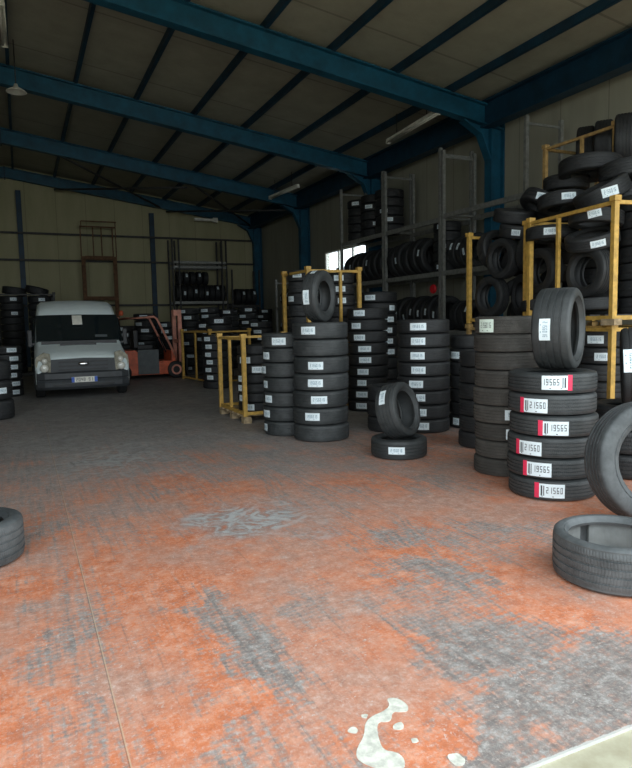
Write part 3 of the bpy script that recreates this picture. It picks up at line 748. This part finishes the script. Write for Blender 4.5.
# jumble in cage B
J = [(7.083, 6.945, 1.777, 0.012, 1.0, 0.029, 0.3), (7.051, 7.522, 1.571, 0, 0, 1.0, 0.29), (7.188, 7.135, 1.939, 0.018, 0.998, 0.06, 0.28), (6.592, 7.154, 1.775, -0.944, 0.331, 0, 0.3), (6.621, 6.985, 2.346, -0.008, 0.984, 0.175, 0.29),
     (7.173, 7.532, 1.882, -0.334, 0.328, 0.884, 0.28), (7.186, 7.842, 2.412, 0.032, 0.997, 0.075, 0.28), (6.426, 7.66, 1.775, 1.0, 0, 0, 0.3), (6.426, 7.412, 2.311, 1.0, 0, 0, 0.29), (6.93, 7.645, 1.966, 0.334, -0.328, -0.884, 0.3),
     (6.621, 7.829, 2.488, 0, 0.992, -0.124, 0.29), (7.19, 7.165, 2.319, 0, 0.025, -1.0, 0.28), (6.827, 7.521, 2.353, -0.222, 0.796, 0.563, 0.29), (6.616, 7.306, 2.7, -0.063, -0.243, 0.968, 0.28), (7.19, 7.122, 2.51, 0, -0.025, 1.0, 0.28),
     (7.17, 7.163, 2.704, 0, -0.025, 1.0, 0.28), (7.169, 7.143, 2.895, 0, -0.025, 1.0, 0.3), (6.636, 7.426, 2.929, -0.063, -0.243, 0.968, 0.3)]
JW = ['upright at the bottom, near end', 'lying flat at the very bottom', 'upright low by the wall side', 'upright at the bottom, opening to the aisle, nearer one', 'upright side-on above the near aisle corner',
      'slanting low by the wall side', 'upright at the far end by the wall side', 'upright at the bottom, opening to the aisle, farther one', 'upright at middle height, opening towards the aisle', 'slanting low at the far end',
      'upright side-on at the far aisle corner', 'lowest of the four flat ones by the wall', 'slanting in the centre', 'nearly flat, white label, second from top', 'second of the four flat ones by the wall',
      'third of the four flat ones by the wall', 'topmost of the four flat ones by the wall', 'nearly flat on the very top at the aisle']
for (x, y, z, a, c, d, r_), wd in zip(J, JW):
    t = tyre((x, y, z), r_, .188, r_*.62, R_BLACK, f'tyre in the jumbled cage, {wd}', axis=(a, c, d))
    if 'white label' in wd: add_label(t, r_, ang_to(t, (-.75, -.65, .1)), 'w', .06, .04)
# ------------------------------------------------------------------ long-span racks along the right wall
def rack(y0, y1, top, shelves, label, x0=8.2, x1=9.0, topbar=True):
    r = empty('storage_rack', ((x0+x1)/2, (y0+y1)/2, 0)); tag(r, label, 'storage rack', 'steel racks along the right wall')
    cx, cy = (x0+x1)/2, (y0+y1)/2
    for x in (x0, x1):
        for y in (y0, y1):
            b = newbm(); bx(b, x-cx-.035, x-cx+.035, y-cy-.03, y-cy+.03, 0, top); obj('upright', b, STEEL, r)
    for y in (y0, y1):
        for z in [top-.12]+list(shelves):
            b = newbm(); bx(b, x0-cx+.04, x1-cx-.04, y-cy-.012, y-cy+.012, z-.03, z+.01); obj('tie_bar', b, STEEL, r)
    for z in shelves:
        for x in (x0, x1):
            b = newbm(); bx(b, x-cx-.025, x-cx+.025, y0-cy+.03, y1-cy-.03, z-.10, z); obj('shelf_beam', b, STEEL, r)
    return r
FY = [8.9, 11.32, 13.67, 16.02]
rack(FY[0], FY[1], 4.95, (1.2, 2.47, 3.65), 'tall grey steel rack bay nearest the camera on the right wall')
rack(FY[1]+.1, FY[2], 5.02, (1.2, 2.47, 3.60), 'tall grey steel rack bay in the middle of the right wall')
rack(FY[2]+.1, FY[3], 5.05, (1.2, 2.47, 3.60), 'tall grey steel rack bay just before the wall window')
rack(16.3, 18.6, 2.95, (1.0, 2.0), 'low grey rack bay below the wall window')
rack(18.8, 21.1, 2.95, (1.0, 2.0), 'low grey rack bay past the wall window')
def row(y0, y1, z, desc, x=8.55, R=.32, w_=.205, skip=(), every=3):
    n = int((y1-y0)/(w_+.012)); k = 0
    for i in range(n):
        if i in skip: continue
        y = y0+(y1-y0)*(i+.5)/n
        p = f'{ORD[i] if i else "first"} tyre'
        r_ = R*random.uniform(.94, 1.02)
        r_ = R if i % 2 else R*.95
        t = tyre((x+(.012 if i % 2 else 0), y, z+r_+.004), r_, w_*.96, r_*.62, R_BLACK, f'black {p.replace("first", "nearest")} from near end, {desc}' if i else f'nearest black tyre, {desc}', 'tyres on the '+desc, axis=(0, 1, .0), hi=False)
        if (i*7+int(y*3)) % every == 0:
            a = -random.uniform(-.2, .6)
            add_label(t, r_, ang_to(t, (-math.cos(a), 0, -math.sin(a))), 'w', .07, .032, 0, seed=i % 4, roll=random.uniform(-.2, .2))
row(9.0, 11.2, 2.47, 'middle shelf of nearest rack bay', every=4, R=.36, skip=(2, 3, 4, 5, 6))
row(9.0, 11.2, 1.2, 'low shelf of nearest rack bay', every=5, skip=(2, 3, 4, 5, 6))
row(12.05, 13.6, 2.47, 'middle shelf of middle rack bay', R=.42, w_=.26, every=3)
row(11.5, 13.6, 1.2, 'low shelf of middle rack bay', R=.40, w_=.26, every=2)
for k, y in enumerate((14.14, 14.88, 15.62)):
    stack(8.6, y, .36, 5, 1.08, f'the {["near", "middle", "far"][k]} column on the highest rack shelf', R_BLACK, .2, z0=3.61, labels={1: (.1*k, 'w', .07), 2+k: (-.4, 'w', .09)}, hi=False)
row(13.85, 15.9, 2.47, 'middle shelf before the window', R=.41, w_=.26, every=3)
row(16.45, 18.5, 2.0, 'upper shelf under the window', every=3, R=.31, w_=.25, skip=(0, 1, 2))
row(18.95, 21.0, 2.0, 'upper shelf past the window', every=2, R=.31, w_=.25, skip=(0, 1, 2, 3))
row(18.95, 21.0, 1.0, 'lower shelf past the window', every=2, R=.31, w_=.25, skip=(0, 1, 2, 3, 4))
stack(8.6, 11.74, .30, 5, 1.08, 'the near-end column on the rack shelf', R_BLACK, .19, z0=2.48, labels={0: (-.5, 'w', .09), 2: (-.3, 'w', .06), 4: (-.5, 'w', .07)}, hi=False)
q = atX(434, 289, 8.12)
b = newbm(); lathe(b, [(0.0, -.03), (.085, -.03), (.098, -.012), (.098, .012), (.085, .03), (0.0, .03)][1:-1], 24, 'x'); tag(obj('reel', b, REDP, loc=(8.10, q.y, q.z)), 'round red disc hanging on the front of the rack', 'disc')

# ------------------------------------------------------------------ back of the hall
r = empty('storage_rack', (6.5, 25.3, 0)); tag(r, 'dark steel rack against the back wall, right of the forklift', 'storage rack')
for x in (-1.05, -.80, .90, 1.08):
    for y in (-.4, .3):
        b = newbm(); bx(b, x-.03, x+.03, y-.03, y+.03, 0, 4.75); obj('upright', b, DKSTEEL, r)
for z in (1.1, 2.35, 3.9, 3.72):
    for y in (-.4, .3):
        b = newbm(); bx(b, -1.05, 1.08, y-.02, y+.02, z-.10, z); obj('shelf_beam', b, STEEL, r)
r = empty('storage_rack', (8.35, 25.3, 0)); tag(r, 'dark steel rack in the back right corner', 'storage rack')
for x in (-.55, .6):
    for y in (-.4, .3):
        b = newbm(); bx(b, x-.03, x+.03, y-.03, y+.03, 0, 3.6); obj('upright', b, DKSTEEL, r)
for z in (1.0, 2.2):
    for y in (-.4, .3):
        b = newbm(); bx(b, -.55, .6, y-.02, y+.02, z-.10, z); obj('shelf_beam', b, DKSTEEL, r)
def rowx(x0, x1, Y, z, desc, R=.32, w_=.21, every=3, lying=0, group=None):
    n = int((x1-x0)/(w_+.012))
    for i in range(n):
        x = x0+(x1-x0)*(i+.5)/n
        t = tyre((x, Y, z+R+.004), R, w_*.96, R*.62, R_BLACK, (f'{ORD[i]} black tyre from the left, ' if i else 'leftmost black tyre, ')+desc, 'tyres: '+desc, axis=(1, 0, 0), hi=False)
        if (i*5+1) % every == 0:
            a = random.uniform(-.2, .8); add_label(t, R, ang_to(t, (0, -math.cos(a), math.sin(a))), 'w', .07, .04, 0, seed=i % 4)
rowx(5.55, 7.55, 25.2, 2.36, 'lower row on the back wall rack', every=2)
rowx(5.6, 6.9, 25.2, 2.36+.64, 'upper row on the back wall rack', every=2, R=.26)
rowx(7.95, 8.85, 25.2, 2.21, 'shelf of the corner rack', every=2)
stack(8.75, 23.9, .32, 10, 2.0, 'the corner stack at the back wall', R_BLACK, .2, labels={i: (-.2+.3*math.sin(i*3), 'w', .1) for i in range(3, 10)}, hi=False, base=7)
# rusty lifting frame against the back wall
r = empty('rusty_frame', (2.85, 25.5, 0)); tag(r, 'tall rusty steel frame standing against the back wall behind the van', 'frame')
for x in (-.58, .55):
    b = newbm(); bx(b, x-.07, x+.07, -.05, .05, 0, 4.05); obj('upright', b, RUST, r)
for z in (4.0, 2.5):
    b = newbm(); bx(b, -.51, .48, -.04, .04, z-.07, z+.07); obj('crossbeam', b, RUST, r)
b = newbm()
for x in (-.64, -.2, .1, .5): bx(b, x-.02, x+.02, -.02, .02, 4.05, 5.15)
bx(b, -.66, .6, -.02, .02, 5.12, 5.17); bx(b, -.6, .66, -.02, .02, 5.32, 5.36); bx(b, .6, .63, -.02, .02, 4.05, 5.34); bx(b, -.62, -.59, -.02, .02, 5.1, 5.34)
obj('upper_cage', b, RUST, r)

# stacks behind the forklift
def far(x, y, n, h, base, g, ph=0, amp=.35, mid=-.3):
    stack(x, y, .33, n, h, g, R_BLACK, .2, labels={i: (mid+amp*math.sin(i*2.3+ph), 'w', .10) for i in range(n) if (i+int(ph)) % 2 or i > n-3}, hi=False, jit=.025, base=base)
far(2.75, 19.6, 8, 1.45, 5, 'the first stack behind the forklift', 0)
far(3.42, 19.7, 9, 1.80, 3, 'the second stack behind the forklift', 1)
far(4.10, 19.6, 8, 1.55, 4, 'the third stack behind the forklift', 2)
far(4.78, 19.8, 10, 1.95, 0, 'the tall stack right of the forklift mast', 3)
far(5.46, 20.0, 10, 1.98, 6, 'the stack second right of the forklift mast', 4)
far(6.14, 20.1, 10, 1.92, 6, 'the stack third right of the forklift mast', 5)
far(6.82, 20.2, 10, 1.98, 7, 'the stack fourth right of the forklift mast', 6)
stack(4.55, 15.75, .33, 8, 1.52, 'the near column of the far yellow cage', R_BLACK, .2, z0=.1, labels={i: (-.3+.3*math.sin(i*2), 'w', .1) for i in (2, 4, 5, 7)}, hi=False)
far(6.20, 17.2, 8, 1.50, 5, 'the dark stack halfway down the aisle', 2)
far(4.90, 18.2, 8, 1.50, 2, 'the stack behind the far yellow cage', 0)
far(5.75, 13.4, 9, 1.75, 7, 'the dark stack behind the double cage', 3)
# orange and white boxed tyre top seen over the cage
# pile behind the van at left
r = stillage((.20, 21.6, 0), 0, 1.6, 1.3, 2.5, 'tall dark cage of tyres behind the van at left', DKSTEEL)
for k, (x, y) in enumerate([(-.20, 21.45), (.58, 21.45)]):
    stack(x, y, .33, 12 if False else 11, 2.3, ['the left column of the dark rear cage', 'the right column of the dark rear cage'][k], R_BLACK, .2, z0=.1, labels={i: (.2, 'w', .08) for i in (8, 10)}, hi=False, base=4+k*6)
tyre((-.10, 21.5, 2.41+.15), .34, .22, .2, R_BLACK, 'flat tyre crowning the dark cage behind the van, left one', axis=(.14, 0, 1))
tyre((.52, 21.4, 2.41+.15), .33, .22, .2, R_BLACK, 'tilted flat tyre crowning the dark cage behind the van, right one', axis=(.25, 0, 1))
# the tyres deeper down in the stacks, of which the photograph shows next to nothing
b = newbm()
for (x, y, z, r_, w_) in REST:
    h_ = w_/2
    lathe(b, [(r_*.64, -h_*.6), (r_*.70, -h_), (r_*.93, -h_*.92), (r_, -h_*.6), (r_, h_*.6), (r_*.93, h_*.92), (r_*.70, h_), (r_*.64, h_*.6), (r_*.9, 0), (r_*.64, -h_*.6)], 24, center=(x, y, z))
tag(obj('buried_tyres', b, R_BLACK), 'black tyres buried at the bottom of the rear and right-hand stacks', 'tyres', kind='stuff')

# ------------------------------------------------------------------ lamps
def lamp(p0, p1, label):
    p0, p1 = Vector(p0), Vector(p1); c = (p0+p1)/2; d = p1-p0; L = d.length
    r = empty('fluorescent_lamp', c, math.atan2(d.y, d.x)); tag(r, label, 'ceiling lamp', 'unlit strip lamps under the roof')
    b = newbm(); bx(b, -L/2, L/2, -.05, .05, .0, .06, bev=.006); obj('housing', b, WHITEP, r)
    for s in (-1, 1):
        b = newbm(); tube(b, [(-L/2+.03, s*.035, -.025), (L/2-.03, s*.035, -.025)], .015, 10); obj('tube', b, WHITEP, r)
    b = newbm()
    for x in (-L/2, L/2-.03): bx(b, x, x+.03, -.055, .055, -.05, .0)
    obj('end_cap', b, WHITEP, r)
    for s in (-.3, .3):
        b = newbm(); zt = roofz(c.x)-c.z-.0; tube(b, [(s*L, 0, .06), (s*L, 0, zt)], .012, 6); obj('hanger', b, DKSTEEL, r)
lamp(gp(388, 142, 5.62), gp(438, 112, 5.62), 'nearest unlit strip lamp, hanging by the right eaves')
lamp(gp(270, 198, 5.62), gp(298, 186, 5.62), 'farther unlit strip lamp, hanging by the right eaves')
lamp(gp(1, 2, 6.66), gp(5, 45, 6.66), 'unlit strip lamp at the upper left corner under the ridge')
q = atY(205, 220, 25.6)
b = newbm(); bx(b, -.45, .3, -.06, .06, -.05, .05, bev=.01); bx(b, .3, .5, -.08, .08, -.09, .09, bev=.02)
t = tag(obj('wall_lamp', b, WHITEP, loc=(q.x, 25.55, q.z)), 'small white lamp fixed to the rafter at the back wall', 'lamp')
q = gp(16, 88, 6.30)
b = newbm(); lathe(b, [(.03, .16), (.05, .10), (.17, .03), (.20, 0), (.18, .0), (.04, .08)], 28); 
t = tag(obj('dome_lamp', b, WHITEP, loc=(q.x, q.y, 6.22)), 'dome-shaped lamp hanging under the ridge at upper left', 'lamp')
b = newbm(); tube(b, [(0, 0, .14), (0, 0, roofz(q.x)-6.22)], .012, 6); obj('hanger', b, DKSTEEL, t)

# ------------------------------------------------------------------ van
def van():
    base = Vector((1.10, 13.55, 0)); rz = -.02
    r = empty('van', base, rz)
    r.scale = (.93, .93, .93)
    tag(r, 'white panel van parked facing the camera with grey bumper and grille', 'van')
    hw = .965
    # stations along the body: y, z bottom, z belt, z top, half width low, belt, top
    st = [(.00, .34, .66, .86, .90, .90, .86), (.06, .26, .74, .93, .95, .95, .90), (.30, .24, .85, 1.03, .965, .955, .88), (.70, .24, .95, 1.15, .965, .955, .87), (.88, .24, .98, 1.20, .965, .955, .87),
          (1.36, .24, 1.02, 1.78, .965, .955, .86), (1.44, .24, 1.02, 1.87, .965, .955, .86), (1.56, .24, 1.02, 1.97, .965, .955, .855), (1.95, .24, 1.1, 2.15, .965, .955, .84), (2.4, .24, 1.1, 2.19, .965, .955, .84), (4.1, .24, 1.1, 2.19, .965, .955, .84), (4.2, .3, 1.1, 2.14, .93, .93, .82)]
    bm = newbm(); rings = []
    for (y, zb, zm, zt, wl, wm, wt) in st:
        pts = [(-wl*.9, zb), (-wl, zb+.1), (-wl, (zb+zm)/2), (-wm, zm), (-(wm*.45+wt*.55), zm+(zt-zm)*.62), (-wt, zt-.10 if zt > 1.6 else zt-.035), (-wt+.08, zt-.02), (-wt*.5, zt+.01), (0, zt+.018)]
        pts = pts+[(-x, z) for x, z in pts[-2::-1]]
        rings.append([bm.verts.new((x, y, z)) for x, z in pts])
    for A, B in zip(rings, rings[1:]):
        for i in range(len(A)-1):
            f = bm.faces.new((A[i], A[i+1], B[i+1], B[i])); f.smooth = True
        bm.faces.new((A[-1], A[0], B[0], B[-1]))
    bm.faces.new(rings[0][::-1]); bm.faces.new(rings[-1])
    bmesh.ops.recalc_face_normals(bm, faces=bm.faces[:])
    me = mesh('body', bm, VANW); me.set_sharp_from_angle(angle=math.radians(50)) if hasattr(me, 'set_sharp_from_angle') else None
    obj('body', me, parent=r)
    # windscreen: follows the slope between cowl and roof
    def quad_panel(name, pts, mt, th=.012, mi=0):
        b = newbm(); vs = [b.verts.new(p) for p in pts]; f = b.faces.new(vs)
        ex = bmesh.ops.extrude_face_region(b, geom=[f]); n = f.normal.copy(); b.normal_update(); n = f.normal.copy()
        for v in ex['geom']:
            if isinstance(v, bmesh.types.BMVert): v.co += n*th
        bmesh.ops.recalc_face_normals(b, faces=b.faces[:]); return obj(name, b, mt, r)
    # glass plane offset ahead of the body
    b = newbm(); rows_ = []
    for (y, z, w_) in ((.88, 1.205, .90), (1.12, 1.49, .895), (1.35, 1.775, .885)):
        rows_.append([b.verts.new((w_*u, y+.10*abs(u)**2.5, z+.012*(1-abs(u)))) for u in (-1, -.75, -.4, 0, .4, .75, 1)])
    for A, B in zip(rows_, rows_[1:]):
        for i in range(6): b.faces.new((A[i], A[i+1], B[i+1], B[i])).smooth = True
    ex = bmesh.ops.extrude_face_region(b, geom=b.faces[:])
    for v in ex['geom']:
        if isinstance(v, bmesh.types.BMVert): v.co += Vector((0, -.05, .055))
    bmesh.ops.recalc_face_normals(b, faces=b.faces[:])
    for f in b.faces: f.smooth = False
    ws = obj('windscreen', b, GLASSD, r)
    def on_ws(u, v): # v 0..1 up the screen
        return Vector((u*.88, .84+.47*v, 1.245+.57*v))
    b = newbm(); n_ = Vector((0, -.77, .64))
    def sheet(u0, u1, v0, v1, off):
        b_ = newbm(); c = [on_ws(u0, v0), on_ws(u1, v0), on_ws(u1, v1), on_ws(u0, v1)]
        A = [b_.verts.new(p+n_*off) for p in c]; B = [b_.verts.new(p+n_*(off+.006)) for p in c]
        b_.faces.new(A[::-1]); b_.faces.new(B)
        for i in range(4): b_.faces.new((A[i], A[(i+1) % 4], B[(i+1) % 4], B[i]))
        return b_
    obj('paper_note', sheet(-.14, .10, .55, .92, .075), WHITEP, r)
    obj('papers_on_dashboard', sheet(.38, .68, .05, .14, .075), GREYP, r)
    for u, s in ():
        b = newbm(); tube(b, [on_ws(u, .0)+n_*.105, on_ws(u+.45, .05)+n_*.10], .009, 6); obj('wiper', b, GRILLE, r)
    # bonnet edge line and air slot
    b = newbm(); bx(b, -.42, .34, .66, .80, 1.12, 1.20, bev=.01); obj('bonnet_vent', b, GRILLE, r)
    b = newbm(); bar(b, (-.80, .835, 1.215), (.80, .835, 1.215), .10, .07); obj('scuttle_panel', b, GRILLE, r)
    # grille: dark panel with bars
    b = newbm(); prism(b, [(-.66, .58), (.66, .58), (.64, .875), (0, .895), (-.64, .875)], 'y', -.05, .03)
    g = obj('grille', b, VANP, r)
    for z in (.82, .735, .655):
        b = newbm(); bx(b, -.50, .50, -.065, -.045, z-.018, z+.018, bev=.004); obj('grille_slot', b, GRILLE, g)
    b = newbm(); lathe(b, [(.001, -.012), (.07, -.012), (.08, 0), (.07, .008), (.001, .008)], 28, 'y'); o = obj('badge', b, CHROME, g); o.scale = (1.35, 1, .55); o.location = (0, -.075, .77); o['label'] = 'small oval badge'
    # headlamps
    for s in (-1, 1):
        b = newbm(); P = [(s*.66, .60), (s*.90, .62), (s*.95, .78), (s*.93, .93), (s*.78, 1.03), (s*.66, 1.0), (s*.64, .85)]
        A = [b.verts.new((x, -.055+.30*max(0, abs(x)-.6)**1.1+.12*max(0, z-.85), z)) for x, z in P]; f = b.faces.new(A)
        ex = bmesh.ops.extrude_face_region(b, geom=[f])
        for v in ex['geom']:
            if isinstance(v, bmesh.types.BMVert): v.co += Vector((0, .14, 0))
        bmesh.ops.recalc_face_normals(b, faces=b.faces[:]); h_ = obj('headlamp', b, LENSD, r)
        for (x, z, q_) in ((.78, .70, .085), (.77, .85, .060)):
            b = newbm(); lathe(b, [(.001, -.03), (q_*.6, -.025), (q_, -.005), (q_, .03)], 20, 'y', center=(s*x, -.05, z)); obj('reflector', b, LENS, h_)
    # bumper: wraps the corners
    b = newbm(); prof = [(-.02, .62), (-.075, .58), (-.085, .47), (-.06, .44), (-.09, .39), (-.085, .30), (-.03, .24), (.05, .24)]
    xs = [(-.985, .75), (-.985, .32), (-.93, .08), (-.78, .0), (-.4, -.03), (0, -.04), (.4, -.03), (.78, .0), (.93, .08), (.985, .32), (.985, .75)]
    R2 = []
    for (x, yo) in xs:
        ring = [b.verts.new((x*(1.0), yo+(dy if abs(x) < .95 else dy*.3), z+(.06 if abs(x) > .95 and z > .6 else 0))) for dy, z in prof]
        ring.append(b.verts.new((x*.97, yo+.10, .30))); ring.append(b.verts.new((x*.97, yo+.10, .64)))
        R2.append(ring)
    for A, B in zip(R2, R2[1:]):
        for i in range(len(A)): b.faces.new((A[i], A[(i+1) % len(A)], B[(i+1) % len(A)], B[i])).smooth = False
    b.faces.new(R2[0]); b.faces.new(R2[-1][::-1]); bmesh.ops.recalc_face_normals(b, faces=b.faces[:])
    bp = obj('bumper', b, VANP, r)
    b = newbm(); bx(b, -.62, .62, -.145, -.115, .32, .36, bev=.005); obj('air_intake', b, GRILLE, bp)
    # number plate with blue ends
    b = newbm(); bx(b, -.26, .26, -.155, -.135, .385, .50); pl = obj('number_plate', b, WHITEP, r)
    b = newbm(); bx(b, -.26, -.20, -.158, -.152, .387, .498); bx(b, .20, .26, -.158, -.152, .387, .498); obj('blue_band', b, EUBLUE, pl)
    b = newbm()
    for k, ch in enumerate('2048 91'):
        if ch == ' ': continue
        u = -.17+k*.05; sg = SEG7[ch]; cw, t_ = .034, .008; vt, vm, vb = .478, .443, .408
        def sgx(x0, x1, z0, z1): bx(b, x0, x1, -.159, -.154, z0, z1)
        if 'a' in sg: sgx(u, u+cw, vt-t_, vt)
        if 'g' in sg: sgx(u, u+cw, vm-t_/2, vm+t_/2)
        if 'd' in sg: sgx(u, u+cw, vb, vb+t_)
        if 'f' in sg: sgx(u, u+t_, vm, vt)
        if 'b' in sg: sgx(u+cw-t_, u+cw, vm, vt)
        if 'e' in sg: sgx(u, u+t_, vb, vm)
        if 'c' in sg: sgx(u+cw-t_, u+cw, vb, vm)
    obj('plate_characters', b, GRILLE, pl)
    # side windows and mirrors
    for s in (-1, 1):
        b = newbm(); A = [b.verts.new(p) for p in ((s*.962, 1.10, 1.12), (s*.962, 2.0, 1.12), (s*.91, 2.0, 1.75), (s*.91, 1.55, 1.75))]
        f = b.faces.new(A); ex = bmesh.ops.extrude_face_region(b, geom=[f])
        for v in ex['geom']:
            if isinstance(v, bmesh.types.BMVert): v.co += Vector((s*.03, 0, .01))
        bmesh.ops.recalc_face_normals(b, faces=b.faces[:]); obj('side_window', b, GLASSD, r)
        b = newbm(); bx(b, s*1.03-.045, s*1.03+.045, 1.10, 1.22, 1.12, 1.50, bev=.025); bx(b, min(s*.93, s*1.02), max(s*.93, s*1.02), 1.13, 1.18, 1.16, 1.21)
        obj('mirror', b, GRILLE, r)
        # wheels
        for y in (.92, 3.3):
            b = newbm(); lathe(b, [(.19, -.1), (.30, -.10), (.335, -.07), (.335, .07), (.30, .10), (.19, .1)], 36, 'x', 0)
            wv_ = obj('wheel', b, R_BLACK, r, loc=(s*.875, y, .337))
            b = newbm(); lathe(b, [(.02, s*.07), (.12, s*.075), (.19, s*.10), (.20, s*.08), (.20, 0)], 28, 'x'); obj('hubcap', b, STEEL, wv_)
            b = newbm(); lathe(b, [(.36, s*.02), (.41, s*.02), (.41, s*.075+.0), (.36, s*.075)], 36, 'x'); 
            bmesh.ops.delete(b, geom=[v for v in b.verts if v.co.z < -.02], context='VERTS')
            obj('wheel_arch', b, VANP, r, loc=(s*.905, y, .337))
    return r
van()

# ------------------------------------------------------------------ forklift (side on, mast to the right)
def forklift():
    r = empty('forklift', (3.20, 18.0, 0), .04); tag(r, 'orange forklift parked side on between the van and the tyre stacks', 'forklift')
    # x: -1.05 (rear) .. .75 (front), width y -.5..+.5
    b = newbm(); prism(b, [(-1.15, .25), (-.62, .12), (-.42, .12), (-.42, .78), (-1.05, .80), (-1.2, .62)], 'y', -.5, .5); bmesh.ops.bevel(b, geom=b.edges[:], offset=.03, segments=2, affect='EDGES'); obj('counterweight', b, ORANGE, r)
    b = newbm(); bx(b, -.43, .62, -.46, .46, .12, .48, bev=.02); obj('chassis', b, ORANGE, r)
    b = newbm(); bx(b, -.42, .14, -.50, .50, .14, .80, bev=.015); obj('battery_cover', b, GREYP, r)
    b = newbm(); bx(b, .14, .58, -.48, .48, .15, .42, bev=.02); bx(b, .50, .60, -.45, .45, .4, .75, bev=.01); obj('footwell', b, ORANGE, r)
    b = newbm()
    for y in (-.44, .44):
        tube(b, [(-1.0, y, .75), (-.86, y, 1.62), (.06, y, 1.68), (.14, y, 1.62), (.60, y, .62)], .032, 8)
    for x in (-.86, -.6, -.35, -.1, .08): tube(b, [(x, -.44, 1.66), (x, .44, 1.66)], .018, 6)
    obj('overhead_guard', b, PALEOR, r)
    b = newbm(); lathe(b, [(.001, 1.72), (.05, 1.72), (.06, 1.78), (.04, 1.84), (.001, 1.86)], 16, center=(-.78, -.38, 0)); obj('beacon', b, ORANGE, r)
    b = newbm()
    for y in (-.30, .30): bx(b, .74, .84, y-.05, y+.05, .08, 1.86)
    for z in (.3, 1.0, 1.78): bx(b, .75, .82, -.3, .3, z-.05, z+.05)
    bx(b, .62, .74, -.35, -.25, 1.70, 1.86)
    obj('mast', b, PALEOR, r)
    b = newbm(); bx(b, .9, .95, -.42, .42, .15, .55); obj('fork_carriage', b, GRILLE, r)
    for y in (-.25, .25):
        b = newbm(); bx(b, .95, 1.9, y-.05, y+.05, .06, .10); bx(b, .95, .99, y-.05, y+.05, .06, .5); obj('fork', b, DKSTEEL, r)
    b = newbm(); bx(b, -.36, .05, -.24, .24, .80, .92, bev=.03); bx(b, -.46, -.34, -.24, .24, .84, 1.32, bev=.03); obj('seat', b, GRILLE, r)
    b = newbm(); tube(b, [(.45, 0, .7), (.30, 0, 1.10)], .02, 6); lathe(b, [(.14, -.012), (.165, 0), (.14, .012), (.13, 0)], 24, center=(.29, 0, 1.12)); obj('steering_wheel', b, GRILLE, r)
    for x, R_ in ((.60, .235), (-.80, .20)):
        for s in (-1, 1):
            b = newbm(); lathe(b, [(R_*.5, -.07), (R_*.9, -.08), (R_, -.05), (R_, .05), (R_*.9, .08), (R_*.5, .07)], 30, 'y'); wv_ = obj('wheel', b, R_BLACK, r, loc=(x, s*.46, R_+.002))
            b = newbm(); lathe(b, [(.01, s*.05), (R_*.3, s*.06), (R_*.52, s*.085), (R_*.60, s*.09), (R_*.60, 0)], 24, 'y'); obj('wheel_hub', b, PALEOR, wv_)
forklift()

# ------------------------------------------------------------------ spilled paint at the front
pts = [(1.197, 2.025), (1.238, 2.008), (1.249, 1.948), (1.227, 1.915), (1.201, 1.923), (1.174, 1.941), (1.144, 1.897), (1.12, 1.896), (1.101, 1.91), (1.078, 1.889), (1.051, 1.832), (1.033, 1.767), (1.068, 1.743), (1.077, 1.703), (1.045, 1.652), (0.975, 1.69), (0.93, 1.76), (0.948, 1.809), (1.014, 1.865), (1.045, 1.921), (1.087, 1.95), (1.145, 1.956), (1.189, 1.978)]
def splash(poly, label):
    # smooth the outline by corner cutting
    for _ in range(2):
        q_ = []
        for i, a in enumerate(poly):
            c = poly[(i+1) % len(poly)]; q_ += [(a[0]*.75+c[0]*.25, a[1]*.75+c[1]*.25), (a[0]*.25+c[0]*.75, a[1]*.25+c[1]*.75)]
        poly = q_
    b = newbm(); prism(b, poly, 'z', .0002, .0018); bmesh.ops.triangulate(b, faces=[f for f in b.faces if len(f.verts) > 4])
    tag(obj('paint_splash', b, SPLASH), label, 'paint stain')
splash(pts, 'long irregular splash of dried white paint on the floor, front centre')
def blob(x, y, r_, label):
    splash([(x+r_*random.uniform(.7, 1.3)*math.cos(a), y+r_*random.uniform(.7, 1.2)*math.sin(a)) for a in [2*PI*k/9 for k in range(9)]], label)
blob(1.15, 1.858, .022, 'small white paint drop just right of the long splash')
blob(1.157, 1.764, .015, 'small white paint drop farther right of the long splash')
blob(1.068, 1.963, .013, 'tiny white paint drop left of the splash tip')
blob(.993, 1.91, .018, 'small white paint drop left of the long splash')
blob(1.225, 1.625, .03, 'round white paint spot at the front edge of the floor')
print('TYRES', NT)
